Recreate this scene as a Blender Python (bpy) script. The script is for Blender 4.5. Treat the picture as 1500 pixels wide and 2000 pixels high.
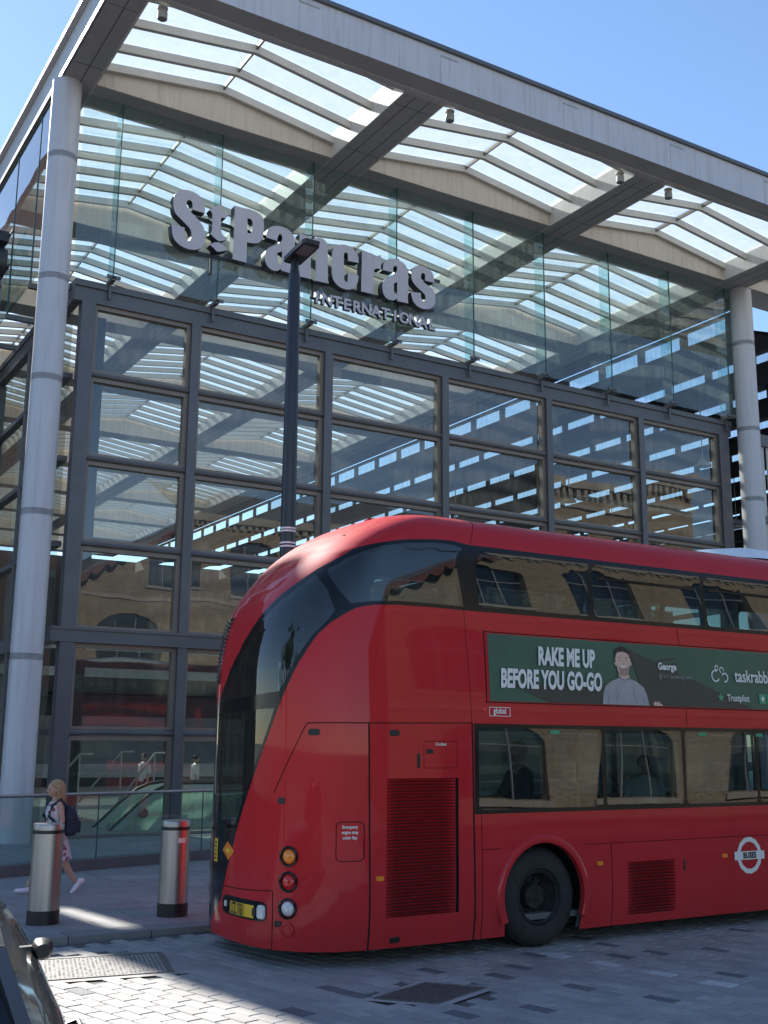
import bpy, bmesh, math, random
import numpy as np
from mathutils import Vector, Matrix
from mathutils.geometry import delaunay_2d_cdt
random.seed(7)
sc = bpy.context.scene
COL = sc.collection
for o in list(bpy.data.objects):
    bpy.data.objects.remove(o)

# ------------------------------------------------------------------ camera
cam_d = bpy.data.cameras.new("camera")
cam = bpy.data.objects.new("camera", cam_d)
COL.objects.link(cam)
YAW, PITCH, ROLL = 0.546867753, 0.203845269, 0.00777271697
cy, sy, cp, sp = math.cos(YAW), math.sin(YAW), math.cos(PITCH), math.sin(PITCH)
FW = Vector((sy*cp, cy*cp, sp)); R0 = Vector((cy, -sy, 0)); U0v = R0.cross(FW)
RT = R0*math.cos(ROLL) + U0v*math.sin(ROLL); UPV = -R0*math.sin(ROLL) + U0v*math.cos(ROLL)
cam.matrix_world = Matrix(((RT.x, UPV.x, -FW.x, 0), (RT.y, UPV.y, -FW.y, 0), (RT.z, UPV.z, -FW.z, 2.1), (0, 0, 0, 1)))
cam_d.sensor_fit = 'VERTICAL'; cam_d.sensor_height = 36.0; cam_d.lens = 36.0*2179.36/2000.0
cam_d.clip_start = 0.05; cam_d.clip_end = 6000
sc.camera = cam

# ------------------------------------------------------------------ light
SUN_AZ, SUN_EL = math.radians(-6.8), math.radians(35.0)
w = bpy.data.worlds.new("World"); sc.world = w; w.use_nodes = True
nt = w.node_tree
sky = nt.nodes.new("ShaderNodeTexSky"); sky.sky_type = 'NISHITA'; sky.sun_disc = False
sky.sun_elevation = SUN_EL; sky.sun_rotation = SUN_AZ % (2*math.pi)
sky.air_density = 1.0; sky.dust_density = 0.06; sky.ozone_density = 3.4; sky.altitude = 20
bg = nt.nodes["Background"]; bg.inputs[1].default_value = 0.066
nt.links.new(sky.outputs[0], bg.inputs[0])
sun_d = bpy.data.lights.new("sun", 'SUN'); sun_d.energy = 3.9; sun_d.angle = math.radians(0.5); sun_d.color = (1.0, 0.95, 0.87)
sun = bpy.data.objects.new("sun", sun_d); COL.objects.link(sun)
sd = Vector((math.sin(SUN_AZ)*math.cos(SUN_EL), math.cos(SUN_AZ)*math.cos(SUN_EL), math.sin(SUN_EL)))
sun.rotation_euler = sd.to_track_quat('Z', 'Y').to_euler(); sun.location = sd*200
sc.view_settings.view_transform = 'Standard'; sc.view_settings.look = 'None'
sc.view_settings.gamma = 1.0; sc.view_settings.use_curve_mapping = False
sc.view_settings.exposure = 1.8
sc.render.engine = 'CYCLES'
cy_ = sc.cycles
cy_.max_bounces = 10; cy_.diffuse_bounces = 3; cy_.glossy_bounces = 5; cy_.transmission_bounces = 6
cy_.transparent_max_bounces = 32; cy_.caustics_reflective = False; cy_.caustics_refractive = False
cy_.sample_clamp_indirect = 6.0
cy_.use_denoising = True

# ------------------------------------------------------------------ materials
MATS = {}
def newmat(name):
    m = bpy.data.materials.new(name); m.use_nodes = True; MATS[name] = m
    n = m.node_tree.nodes; n.clear(); out = n.new("ShaderNodeOutputMaterial")
    return m, m.node_tree, out
def N(t, k, **kw):
    n = t.nodes.new(k)
    for a, b in kw.items(): setattr(n, a, b)
    return n
def mixcol(t, fac, a, b, typ='MIX'):
    n = N(t, "ShaderNodeMix", data_type='RGBA', blend_type=typ)
    for s, v in ((0, fac), (6, a), (7, b)):
        if hasattr(v, 'links') or hasattr(v, 'is_linked'): t.links.new(v, n.inputs[s])
        elif s == 0: n.inputs[0].default_value = v
        else: n.inputs[s].default_value = (*v, 1) if len(v) == 3 else v
    return n.outputs[2]
def ramp(t, src, stops):
    r = N(t, "ShaderNodeValToRGB"); t.links.new(src, r.inputs[0])
    e = r.color_ramp.elements
    while len(e) < len(stops): e.new(0.5)
    for i, (p, c) in enumerate(stops):
        e[i].position = p; e[i].color = (c, c, c, 1) if not hasattr(c, '__len__') else (*c, 1)
    return r.outputs[0]
def noise(t, scale, detail=4, rough=0.55, vec=None, stretch=None):
    n = N(t, "ShaderNodeTexNoise"); n.inputs["Scale"].default_value = scale
    n.inputs["Detail"].default_value = detail; n.inputs["Roughness"].default_value = rough
    tc = N(t, "ShaderNodeTexCoord"); v = vec or tc.outputs["Object"]
    if stretch:
        mp = N(t, "ShaderNodeMapping"); mp.inputs["Scale"].default_value = stretch
        t.links.new(v, mp.inputs[0]); v = mp.outputs[0]
    t.links.new(v, n.inputs["Vector"]); return n.outputs["Fac"]
def pbr(name, col, rough=0.5, metal=0.0, var=0.15, scale=3.0, spec=0.5, coat=0.0, bump=0.0, bscale=60, stretch=None, streak=0.0):
    m, t, out = newmat(name)
    b = N(t, "ShaderNodeBsdfPrincipled"); t.links.new(b.outputs[0], out.inputs[0])
    f = noise(t, scale, 5, 0.6, stretch=stretch)
    lo = tuple(c*(1-var) for c in col); hi = tuple(min(1, c*(1+var)) for c in col)
    c = mixcol(t, ramp(t, f, [(0.3, 0.0), (0.7, 1.0)]), lo, hi)
    if streak:
        f2 = noise(t, 2.2, 4, 0.6, stretch=(4, 4, 0.25))
        c = mixcol(t, ramp(t, f2, [(0.48, 0.0), (0.75, streak)]), c, tuple(x*0.45 for x in col))
    t.links.new(c, b.inputs["Base Color"])
    b.inputs["Roughness"].default_value = rough; b.inputs["Metallic"].default_value = metal
    b.inputs["Specular IOR Level"].default_value = spec
    b.inputs["Coat Weight"].default_value = coat; b.inputs["Coat Roughness"].default_value = 0.03
    if bump:
        bp = N(t, "ShaderNodeBump"); bp.inputs["Strength"].default_value = bump; bp.inputs["Distance"].default_value = 0.01
        t.links.new(noise(t, bscale, 4), bp.inputs["Height"]); t.links.new(bp.outputs[0], b.inputs["Normal"])
    return m
def schlick(t, f0, bump=None, gain=1.0):
    """mirror strength of a pane, the same from either side"""
    g = N(t, "ShaderNodeNewGeometry"); d = N(t, "ShaderNodeVectorMath", operation='DOT_PRODUCT')
    t.links.new(bump if bump is not None else g.outputs["Normal"], d.inputs[0]); t.links.new(g.outputs["Incoming"], d.inputs[1])
    a = N(t, "ShaderNodeMath", operation='ABSOLUTE'); t.links.new(d.outputs["Value"], a.inputs[0])
    b = N(t, "ShaderNodeMath", operation='SUBTRACT', use_clamp=True); b.inputs[0].default_value = 1.0; t.links.new(a.outputs[0], b.inputs[1])
    p = N(t, "ShaderNodeMath", operation='POWER'); p.inputs[1].default_value = 5.0; t.links.new(b.outputs[0], p.inputs[0])
    m = N(t, "ShaderNodeMath", operation='MULTIPLY_ADD', use_clamp=True); m.inputs[1].default_value = (1-f0)*gain; m.inputs[2].default_value = f0*gain
    t.links.new(p.outputs[0], m.inputs[0]); return m.outputs[0]
def glass(name, tint, ior=1.55, dirt_haze=0.0, dirt_haze_col=(0.5, 0.55, 0.55), gloss=(1, 1, 1), wobble=0.0, gain=1.0):
    """thin pane: tinted see-through plus a Fresnel mirror; lets light and shadow rays through"""
    m, t, out = newmat(name)
    tr = N(t, "ShaderNodeBsdfTransparent"); tr.inputs[0].default_value = (*tint, 1)
    gl = N(t, "ShaderNodeBsdfGlossy"); gl.inputs[0].default_value = (*gloss, 1); gl.inputs["Roughness"].default_value = 0.0
    nrm_ = None
    base = tr.outputs[0]
    if dirt_haze:  # grime film; on the hall glass it also carries a painted milky haze
        df = N(t, "ShaderNodeBsdfDiffuse"); df.inputs[0].default_value = (*dirt_haze_col, 1)
        tl = N(t, "ShaderNodeBsdfTranslucent"); tl.inputs[0].default_value = (*dirt_haze_col, 1)
        ad = N(t, "ShaderNodeMixShader"); ad.inputs[0].default_value = 0.5
        t.links.new(df.outputs[0], ad.inputs[1]); t.links.new(tl.outputs[0], ad.inputs[2])
        mx = N(t, "ShaderNodeMixShader")
        f = noise(t, 1.6, 6, 0.65, stretch=(5, 5, 0.5))
        t.links.new(ramp(t, f, [(0.35, dirt_haze*0.25), (0.75, dirt_haze)]), mx.inputs[0])
        t.links.new(base, mx.inputs[1]); t.links.new(ad.outputs[0], mx.inputs[2]); base = mx.outputs[0]
    if wobble:
        bp = N(t, "ShaderNodeBump"); bp.inputs["Strength"].default_value = wobble; bp.inputs["Distance"].default_value = 0.02
        t.links.new(noise(t, 0.7, 1, 0.4), bp.inputs["Height"])
        t.links.new(bp.outputs[0], gl.inputs["Normal"])
    mix = N(t, "ShaderNodeMixShader")
    f0 = ((ior-1)/(ior+1))**2*1.85
    t.links.new(schlick(t, f0, gain=gain), mix.inputs[0])
    t.links.new(base, mix.inputs[1]); t.links.new(gl.outputs[0], mix.inputs[2]); t.links.new(mix.outputs[0], out.inputs[0])
    return m
def fritted(name):
    """roof glass with a printed white frit: part clear, part light-scattering"""
    m, t, out = newmat(name)
    tr = N(t, "ShaderNodeBsdfTransparent"); tr.inputs[0].default_value = (0.80, 0.86, 0.85, 1)
    tl = N(t, "ShaderNodeBsdfTranslucent"); tl.inputs[0].default_value = (0.68, 0.72, 0.72, 1)
    df = N(t, "ShaderNodeBsdfDiffuse"); df.inputs[0].default_value = (0.5, 0.56, 0.56, 1)
    gl = N(t, "ShaderNodeBsdfGlossy"); gl.inputs["Roughness"].default_value = 0.02
    m1 = N(t, "ShaderNodeMixShader"); m1.inputs[0].default_value = 0.25
    t.links.new(tl.outputs[0], m1.inputs[1]); t.links.new(df.outputs[0], m1.inputs[2])
    m2 = N(t, "ShaderNodeMixShader")
    f = noise(t, 2.5, 6, 0.7)
    t.links.new(ramp(t, f, [(0.3, 0.42), (0.7, 0.56)]), m2.inputs[0])
    t.links.new(tr.outputs[0], m2.inputs[1]); t.links.new(m1.outputs[0], m2.inputs[2])
    m3 = N(t, "ShaderNodeMixShader"); t.links.new(schlick(t, 0.05), m3.inputs[0])
    t.links.new(m2.outputs[0], m3.inputs[1]); t.links.new(gl.outputs[0], m3.inputs[2]); t.links.new(m3.outputs[0], out.inputs[0])
    return m
def stone(name, lo, hi, attr=None, rough=0.75, scale=14, bump=0.35, objrand=False):
    m, t, out = newmat(name)
    b = N(t, "ShaderNodeBsdfPrincipled"); t.links.new(b.outputs[0], out.inputs[0])
    if attr:
        a = N(t, "ShaderNodeAttribute"); a.attribute_name = attr; rnd = a.outputs["Fac"]
    elif objrand:
        a = N(t, "ShaderNodeObjectInfo"); rnd = a.outputs["Random"]
    else:
        rnd = noise(t, 0.6, 3)
    c = mixcol(t, rnd, lo, hi)
    geo = N(t, "ShaderNodeNewGeometry")
    f = noise(t, scale, 6, 0.7, vec=geo.outputs["Position"])
    c = mixcol(t, ramp(t, f, [(0.3, 0.35), (0.65, 0.0)]), c, tuple(x*0.55 for x in lo))
    f2 = noise(t, 1.3, 4, 0.6, vec=geo.outputs["Position"])
    c = mixcol(t, ramp(t, f2, [(0.4, 0.0), (0.72, 0.55)]), c, tuple(x*0.6 for x in lo))
    t.links.new(c, b.inputs["Base Color"])
    t.links.new(ramp(t, f, [(0.2, rough-0.15), (0.8, min(1, rough+0.15))]), b.inputs["Roughness"])
    bp = N(t, "ShaderNodeBump"); bp.inputs["Strength"].default_value = bump; bp.inputs["Distance"].default_value = 0.006
    t.links.new(noise(t, scale*4, 5, 0.7, vec=geo.outputs["Position"]), bp.inputs["Height"]); t.links.new(bp.outputs[0], b.inputs["Normal"])
    return m
def brickmat(name, c1, c2, mortar, w=0.225, h=0.075, flat=False):
    m, t, out = newmat(name)
    b = N(t, "ShaderNodeBsdfPrincipled"); t.links.new(b.outputs[0], out.inputs[0])
    geo = N(t, "ShaderNodeNewGeometry"); sp_ = N(t, "ShaderNodeSeparateXYZ"); cb = N(t, "ShaderNodeCombineXYZ")
    t.links.new(geo.outputs["Position"], sp_.inputs[0])
    ad = N(t, "ShaderNodeMath", operation='ADD'); t.links.new(sp_.outputs[0], ad.inputs[0]); t.links.new(sp_.outputs[1], ad.inputs[1])
    if flat: t.links.new(sp_.outputs[1], cb.inputs[0]); t.links.new(sp_.outputs[0], cb.inputs[1])
    else: t.links.new(ad.outputs[0], cb.inputs[0]); t.links.new(sp_.outputs[2], cb.inputs[1])
    br = N(t, "ShaderNodeTexBrick"); t.links.new(cb.outputs[0], br.inputs["Vector"])
    br.inputs["Color1"].default_value = (*c1, 1); br.inputs["Color2"].default_value = (*c2, 1); br.inputs["Mortar"].default_value = (*mortar, 1)
    br.inputs["Scale"].default_value = 1; br.inputs["Brick Width"].default_value = w; br.inputs["Row Height"].default_value = h
    br.inputs["Mortar Size"].default_value = 0.008; br.inputs["Bias"].default_value = -0.1
    f = noise(t, 0.5, 6, 0.7, vec=geo.outputs["Position"])
    c = mixcol(t, ramp(t, f, [(0.35, 0.45), (0.65, 0.0)]), br.outputs["Color"], tuple(x*0.4 for x in c1))
    t.links.new(c, b.inputs["Base Color"]); b.inputs["Roughness"].default_value = 0.9
    bp = N(t, "ShaderNodeBump"); bp.inputs["Strength"].default_value = 0.6; bp.inputs["Distance"].default_value = 0.02
    t.links.new(br.outputs["Fac"], bp.inputs["Height"]); bp.invert = True; t.links.new(bp.outputs[0], b.inputs["Normal"])
    return m

M = dict(
 ridge=pbr("ridge_bar_paint", (0.16, 0.14, 0.12), 0.6),
 steel=pbr("dark_steel_paint", (0.115, 0.115, 0.122), 0.42, var=0.12, scale=1.5),
 bronze=pbr("bronze_frame_paint", (0.24, 0.19, 0.155), 0.45, var=0.1),
 lilac=pbr("pale_fascia_paint", (0.58, 0.55, 0.57), 0.45, var=0.05, scale=0.6, streak=0.4),
 column=pbr("column_paint", (0.56, 0.55, 0.58), 0.38, var=0.04, scale=0.8, streak=0.3),
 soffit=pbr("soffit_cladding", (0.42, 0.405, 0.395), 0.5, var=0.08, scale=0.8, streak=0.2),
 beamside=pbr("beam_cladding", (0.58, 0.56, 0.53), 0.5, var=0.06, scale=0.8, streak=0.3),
 cream=pbr("cream_fascia_paint", (0.58, 0.525, 0.455), 0.55, var=0.06, scale=0.7, streak=0.45),
 rafter=pbr("rafter_paint", (0.55, 0.52, 0.47), 0.5, var=0.06),
 roofpane=fritted("fritted_roof_glass"),
 glass_hi=glass("upper_screen_glass", (0.75, 0.88, 0.86), 1.5, dirt_haze=0.18, dirt_haze_col=(0.52, 0.64, 0.60), wobble=0.12),  # haze mixed in with the grime to lighten dark areas behind
 glass_side=glass("side_screen_glass", (0.60, 0.76, 0.76), 1.75, dirt_haze=0.05, wobble=0.12),
 glass_lo=glass("curtain_wall_glass", (0.76, 0.84, 0.79), 1.55, dirt_haze=0.13, dirt_haze_col=(0.52, 0.51, 0.47), wobble=0.22, gain=1.0),  # grime plus a painted milky lift over the dark hall
 glass_rail=glass("balustrade_glass", (0.60, 0.76, 0.73), 1.5, dirt_haze=0.10),
 glass_bus=glass("bus_window_glass", (0.34, 0.43, 0.43), 1.52, dirt_haze=0.10, dirt_haze_col=(0.36, 0.43, 0.41), wobble=0.34, gain=0.95),
 glass_edge=pbr("glass_edge", (0.03, 0.10, 0.09), 0.2, var=0.05),
 fin=glass("glass_fin", (0.55, 0.80, 0.78), 1.5, dirt_haze=0.08),
 shed=pbr("shed_ceiling", (0.05, 0.055, 0.07), 0.7, var=0.2),
 shedpost=pbr("shed_post_paint", (0.14, 0.15, 0.17), 0.5),
 clear=glass("clerestory_glass", (0.85, 0.88, 0.88), 1.4, dirt_haze=0.5, dirt_haze_col=(0.7, 0.72, 0.72)),
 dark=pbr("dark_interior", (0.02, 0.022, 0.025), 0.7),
 floor_in=pbr("concourse_floor", (0.26, 0.26, 0.25), 0.35, var=0.1),
 letter=pbr("sign_face_paint", (0.47, 0.44, 0.49), 0.45, var=0.05),
 letter_side=pbr("sign_return_paint", (0.035, 0.037, 0.045), 0.45),
 lamp=pbr("lamp_black_paint", (0.02, 0.023, 0.03), 0.35),
 white=pbr("white_paint", (0.78, 0.78, 0.78), 0.5, var=0.03),
 lens=pbr("lamp_lens", (0.16, 0.16, 0.17), 0.15),
 inox=pbr("brushed_stainless", (0.40, 0.375, 0.36), 0.42, metal=1.0, var=0.12, scale=8, stretch=(1, 1, 0.05)),
 black=pbr("black_rubber_paint", (0.012, 0.013, 0.015), 0.45),
 red=None,
 bustrim=pbr("bus_black_gloss", (0.008, 0.010, 0.012), 0.14, spec=0.3, var=0.0),
 seam=pbr("panel_gap", (0.02, 0.004, 0.006), 0.8),
 liner=pbr("bus_lining", (0.09, 0.10, 0.10), 0.7),
 seat=pbr("seat_moquette", (0.07, 0.02, 0.03), 0.9, var=0.4, scale=20),
 pole=pbr("handrail_paint", (0.45, 0.33, 0.08), 0.35),
 tyre=pbr("tyre_rubber", (0.018, 0.018, 0.019), 0.8, var=0.3, scale=8),
 rim=pbr("dusty_wheel_rim", (0.03, 0.03, 0.031), 0.75, var=0.4, scale=10, spec=0.1),
 amber=pbr("amber_lens", (0.75, 0.22, 0.02), 0.12, coat=0.5),
 redlens=pbr("red_lens", (0.55, 0.012, 0.015), 0.12, coat=0.5),
 whitelens=pbr("white_lens", (0.62, 0.64, 0.66), 0.12, coat=0.5),
 yellow=pbr("yellow_plate", (0.75, 0.47, 0.03), 0.4, var=0.05),
 ink=pbr("black_ink", (0.01, 0.01, 0.01), 0.5),
 print_white=pbr("white_print", (0.72, 0.71, 0.68), 0.45, var=0.03),
 ad_green=pbr("advert_green", (0.035, 0.10, 0.065), 0.42, var=0.2, scale=0.8),
 ad_dark=pbr("advert_dark_green", (0.035, 0.043, 0.038), 0.42, var=0.1),
 ad_light=pbr("advert_mint", (0.05, 0.30, 0.15), 0.42),
 ad_grey=pbr("advert_faint_print", (0.26, 0.29, 0.28), 0.42),
 skin=pbr("skin", (0.50, 0.29, 0.22), 0.5, var=0.06),
 skin_ad=pbr("printed_skin", (0.62, 0.40, 0.31), 0.5, var=0.12, scale=6),
 sweater=pbr("printed_grey_sweater", (0.34, 0.33, 0.34), 0.5, var=0.1, scale=4),
 stubble=pbr("printed_stubble_tone", (0.36, 0.225, 0.17), 0.5, var=0.2, scale=25),
 fold=pbr("printed_sweater_fold", (0.25, 0.24, 0.25), 0.5, var=0.1),
 hair_dark=pbr("dark_hair", (0.03, 0.02, 0.015), 0.6),
 blond=pbr("blond_hair", (0.36, 0.25, 0.12), 0.5, var=0.3, scale=30, stretch=(1, 1, 0.2)),
 pod=pbr("white_roof_pod", (0.78, 0.79, 0.80), 0.35, var=0.03),
 denim=pbr("dark_trousers", (0.03, 0.035, 0.055), 0.85),
 shirt=pbr("white_shirt", (0.62, 0.62, 0.60), 0.85),
 jacket=pbr("dark_jacket", (0.018, 0.022, 0.04), 0.8),
 pack=pbr("navy_backpack_fabric", (0.014, 0.028, 0.045), 0.75, var=0.4, scale=12, bump=0.3),
 shoe=pbr("white_trainer", (0.70, 0.68, 0.74), 0.6),
 carpaint=pbr("black_car_paint", (0.010, 0.010, 0.012), 0.25, coat=1.0, var=0.0, spec=0.5),
 carglass=glass("car_window_glass", (0.10, 0.12, 0.12), 1.4, gain=0.7),
 setts=stone("granite_setts", (0.30, 0.29, 0.285), (0.41, 0.395, 0.375), attr="tone"),
 sett1=stone("granite_sett_block", (0.30, 0.29, 0.285), (0.41, 0.395, 0.375), objrand=True),
 sett_dark=stone("dark_sett", (0.13, 0.135, 0.145), (0.16, 0.16, 0.17)),
 sett_pale=stone("pale_sett", (0.50, 0.50, 0.50), (0.56, 0.56, 0.55)),
 mortar=pbr("sett_mortar", (0.11, 0.105, 0.10), 0.95, var=0.25, scale=12, bump=0.4),
 slab=stone("york_slab", (0.27, 0.27, 0.27), (0.35, 0.345, 0.335), objrand=True, scale=8, bump=0.2),
 kerb=stone("granite_kerb", (0.22, 0.22, 0.22), (0.30, 0.29, 0.28), objrand=True),
 iron=pbr("cast_iron_cover", (0.14, 0.135, 0.125), 0.6, metal=0.3, var=0.3, scale=18, bump=0.5, bscale=90),
 farsett=brickmat("far_sett_paving", (0.30, 0.29, 0.28), (0.22, 0.22, 0.22), (0.11, 0.105, 0.10), .30, .15, flat=True),
 ground=pbr("far_asphalt", (0.13, 0.13, 0.13), 0.9, var=0.2, scale=0.5),
 brick=brickmat("stock_brick", (0.26, 0.205, 0.13), (0.14, 0.108, 0.072), (0.20, 0.18, 0.15)),
 redbrick=brickmat("red_brick", (0.33, 0.12, 0.075), (0.25, 0.085, 0.055), (0.30, 0.26, 0.22)),
 slate=pbr("slate_roof", (0.07, 0.075, 0.085), 0.7, var=0.25, scale=4),
 barge=pbr("maroon_bargeboard", (0.09, 0.025, 0.025), 0.6),
 stonework=pbr("pale_stone", (0.22, 0.20, 0.17), 0.8, var=0.12),
 winglass=glass("old_window_glass", (0.06, 0.07, 0.08), 1.5),
 bark=pbr("bark", (0.06, 0.045, 0.03), 0.9, var=0.3, scale=12, bump=0.5),
 leaf=pbr("leaf", (0.055, 0.10, 0.025), 0.6, var=0.5, scale=2.5),
 escal=pbr("escalator_steel", (0.66, 0.72, 0.68), 0.4, metal=0.1, var=0.06),
 escal_glass=glass("escalator_glass", (0.70, 0.85, 0.78), 1.5, dirt_haze=0.95, dirt_haze_col=(0.78, 0.88, 0.82)),
 strip=pbr("white_panel", (0.30, 0.32, 0.33), 0.5),
)
def redpaint():
    m, t, out = newmat("bus_red_paint")
    b = N(t, "ShaderNodeBsdfPrincipled"); t.links.new(b.outputs[0], out.inputs[0])
    geo = N(t, "ShaderNodeNewGeometry"); s = N(t, "ShaderNodeSeparateXYZ"); t.links.new(geo.outputs["Position"], s.inputs[0])
    f = noise(t, 1.2, 6, 0.65, stretch=(1, 1, 0.35))
    c = mixcol(t, ramp(t, f, [(0.3, 0.0), (0.7, 1.0)]), (0.46, 0.016, 0.022), (0.52, 0.022, 0.028))
    # road film: greyish dust that grows towards the skirt
    mr = N(t, "ShaderNodeMapRange"); mr.inputs[1].default_value = 0.15; mr.inputs[2].default_value = 1.3
    mr.inputs[3].default_value = 0.22; mr.inputs[4].default_value = 0.03; t.links.new(s.outputs[2], mr.inputs[0])
    f2 = noise(t, 6, 5, 0.7, stretch=(1, 1, 0.3))
    mu = N(t, "ShaderNodeMath", operation='MULTIPLY'); t.links.new(mr.outputs[0], mu.inputs[0]); t.links.new(ramp(t, f2, [(0.3, 0.4), (0.7, 1.0)]), mu.inputs[1])
    c = mixcol(t, mu.outputs[0], c, (0.14, 0.085, 0.085))
    t.links.new(c, b.inputs["Base Color"])
    b.inputs["Roughness"].default_value = 0.55; b.inputs["Coat Weight"].default_value = 0.4; b.inputs["Specular IOR Level"].default_value = 0.06
    t.links.new(ramp(t, f2, [(0.2, 0.02), (0.9, 0.07)]), b.inputs["Coat Roughness"])
    bp = N(t, "ShaderNodeBump"); bp.inputs["Strength"].default_value = 0.05; bp.inputs["Distance"].default_value = 0.02
    t.links.new(noise(t, 1.7, 2, 0.4), bp.inputs["Height"]); t.links.new(bp.outputs[0], b.inputs["Coat Normal"])
    return m
M['red'] = redpaint()
def floral():
    m, t, out = newmat("floral_dress")
    b = N(t, "ShaderNodeBsdfPrincipled"); t.links.new(b.outputs[0], out.inputs[0])
    v = N(t, "ShaderNodeTexVoronoi"); v.inputs["Scale"].default_value = 14
    tc = N(t, "ShaderNodeTexCoord"); t.links.new(tc.outputs["Object"], v.inputs["Vector"])
    c = mixcol(t, ramp(t, v.outputs["Distance"], [(0.30, 1.0), (0.42, 0.0)]), (0.60, 0.55, 0.56), (0.20, 0.05, 0.09))
    t.links.new(c, b.inputs["Base Color"]); b.inputs["Roughness"].default_value = 0.85
    return m
M['dress'] = floral()

# ------------------------------------------------------------------ helpers
def link(name, me, parent=None):
    o = bpy.data.objects.new(name, me); COL.objects.link(o)
    if parent is not None:
        o.parent = parent
        if parent.parent is None: o.matrix_parent_inverse = Matrix.Translation(-parent.location)
    return o
def tag(o, label=None, cat=None, group=None, kind=None):
    if label: o['label'] = label
    if cat: o['category'] = cat
    if group: o['group'] = group
    if kind: o['kind'] = kind
    return o
def empty(name, loc=(0, 0, 0)):
    o = bpy.data.objects.new(name, None); COL.objects.link(o); o.location = loc; o.empty_display_size = 0.2
    return o
class MB:
    def __init__(s): s.v = []; s.f = []; s.m = []
    def add(s, vs, fs, mi=0):
        n = len(s.v); s.v += [tuple(p) for p in vs]; s.f += [tuple(i+n for i in f) for f in fs]; s.m += [mi]*len(fs); return s
    def box(s, x0, x1, y0, y1, z0, z1, mi=0):
        vs = [(x0, y0, z0), (x1, y0, z0), (x1, y1, z0), (x0, y1, z0), (x0, y0, z1), (x1, y0, z1), (x1, y1, z1), (x0, y1, z1)]
        return s.add(vs, [(3, 2, 1, 0), (4, 5, 6, 7), (0, 1, 5, 4), (1, 2, 6, 5), (2, 3, 7, 6), (3, 0, 4, 7)], mi)
    def bar(s, a, b, w, h, up=(0, 0, 1), mi=0):
        a, b = Vector(a), Vector(b); d = (b-a).normalized(); sd_ = d.cross(Vector(up)).normalized(); u = sd_.cross(d)
        vs = [p + sd_*i*w/2 + u*j*h/2 for p in (a, b) for i, j in ((-1, -1), (1, -1), (1, 1), (-1, 1))]
        return s.add(vs, [(0, 1, 2, 3), (7, 6, 5, 4), (0, 4, 5, 1), (1, 5, 6, 2), (2, 6, 7, 3), (3, 7, 4, 0)], mi)
    def tube(s, pts, r, n=10, caps=True, mi=0):
        pts = [Vector(p) for p in pts]; rs = r if hasattr(r, '__len__') else [r]*len(pts)
        base = len(s.v); up = Vector((0, 0, 1))
        for i, p in enumerate(pts):
            d = (pts[min(i+1, len(pts)-1)] - pts[max(i-1, 0)]).normalized()
            a = d.cross(up if abs(d.z) < 0.95 else Vector((1, 0, 0))).normalized(); b = a.cross(d)
            for k in range(n):
                t = 2*math.pi*k/n; s.v.append(tuple(p + (a*math.cos(t)+b*math.sin(t))*rs[i]))
        for i in range(len(pts)-1):
            for k in range(n):
                q = (base+i*n+k, base+i*n+(k+1) % n, base+(i+1)*n+(k+1) % n, base+(i+1)*n+k); s.f.append(q); s.m.append(mi)
        if caps:
            s.f.append(tuple(base+k for k in range(n))); s.m.append(mi)
            s.f.append(tuple(base+(len(pts)-1)*n+k for k in reversed(range(n)))); s.m.append(mi)
        return s
    def lathe(s, prof, c=(0, 0, 0), n=32, mi=0):
        base = len(s.v)
        for r, z in prof:
            for k in range(n):
                t = 2*math.pi*k/n; s.v.append((c[0]+r*math.cos(t), c[1]+r*math.sin(t), c[2]+z))
        for i in range(len(prof)-1):
            for k in range(n):
                s.f.append((base+i*n+k, base+i*n+(k+1) % n, base+(i+1)*n+(k+1) % n, base+(i+1)*n+k)); s.m.append(mi)
        return s
    def mesh(s, name, mats, smooth=False, angle=None):
        me = bpy.data.meshes.new(name); me.from_pydata(s.v, [], s.f)
        for m in (mats if isinstance(mats, (list, tuple)) else [mats]): me.materials.append(m)
        if len(set(s.m)) > 1: me.polygons.foreach_set('material_index', s.m)
        bm = bmesh.new(); bm.from_mesh(me); bmesh.ops.recalc_face_normals(bm, faces=bm.faces); bm.to_mesh(me); bm.free()
        if smooth:
            me.polygons.foreach_set('use_smooth', [True]*len(me.polygons))
            me.set_sharp_from_angle(angle=math.radians(angle or 40))
        return me
    def build(s, name, mats, parent=None, smooth=False, angle=None):
        return link(name, s.mesh(name, mats, smooth, angle), parent)
def text_mesh(body, size, extrude=0.0, offset=0.0, shear=0.0, xs=1.0, align='LEFT', mat=None, space=1.0):
    cu = bpy.data.curves.new("txt", 'FONT'); cu.body = body; cu.size = size; cu.extrude = extrude; cu.offset = offset; cu.shear = shear
    cu.align_x = align; cu.resolution_u = 3; cu.space_character = space; cu.space_line = 0.95
    ob = bpy.data.objects.new("txt", cu); COL.objects.link(ob)
    bpy.context.view_layer.update()
    me = bpy.data.meshes.new_from_object(ob.evaluated_get(bpy.context.evaluated_depsgraph_get()))
    bpy.data.objects.remove(ob); bpy.data.curves.remove(cu)
    me.materials.clear()
    if mat: me.materials.append(mat)
    for v in me.vertices: v.co.x *= xs
    return me
def on_mesh(me, M4):
    me.transform(M4); return me
def frame(o, x, y):
    """matrix with local x,y axes given in world; z = x cross y"""
    x = Vector(x).normalized(); y = Vector(y); z = x.cross(y).normalized(); y = z.cross(x)
    return Matrix(((x.x, y.x, z.x, o[0]), (x.y, y.y, z.y, o[1]), (x.z, y.z, z.z, o[2]), (0, 0, 0, 1)))
def copyobj(o, parent=None, loc=None):
    c = o.copy(); COL.objects.link(c)
    if parent is not None: c.parent = parent
    if loc is not None: c.location = loc
    return c
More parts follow.
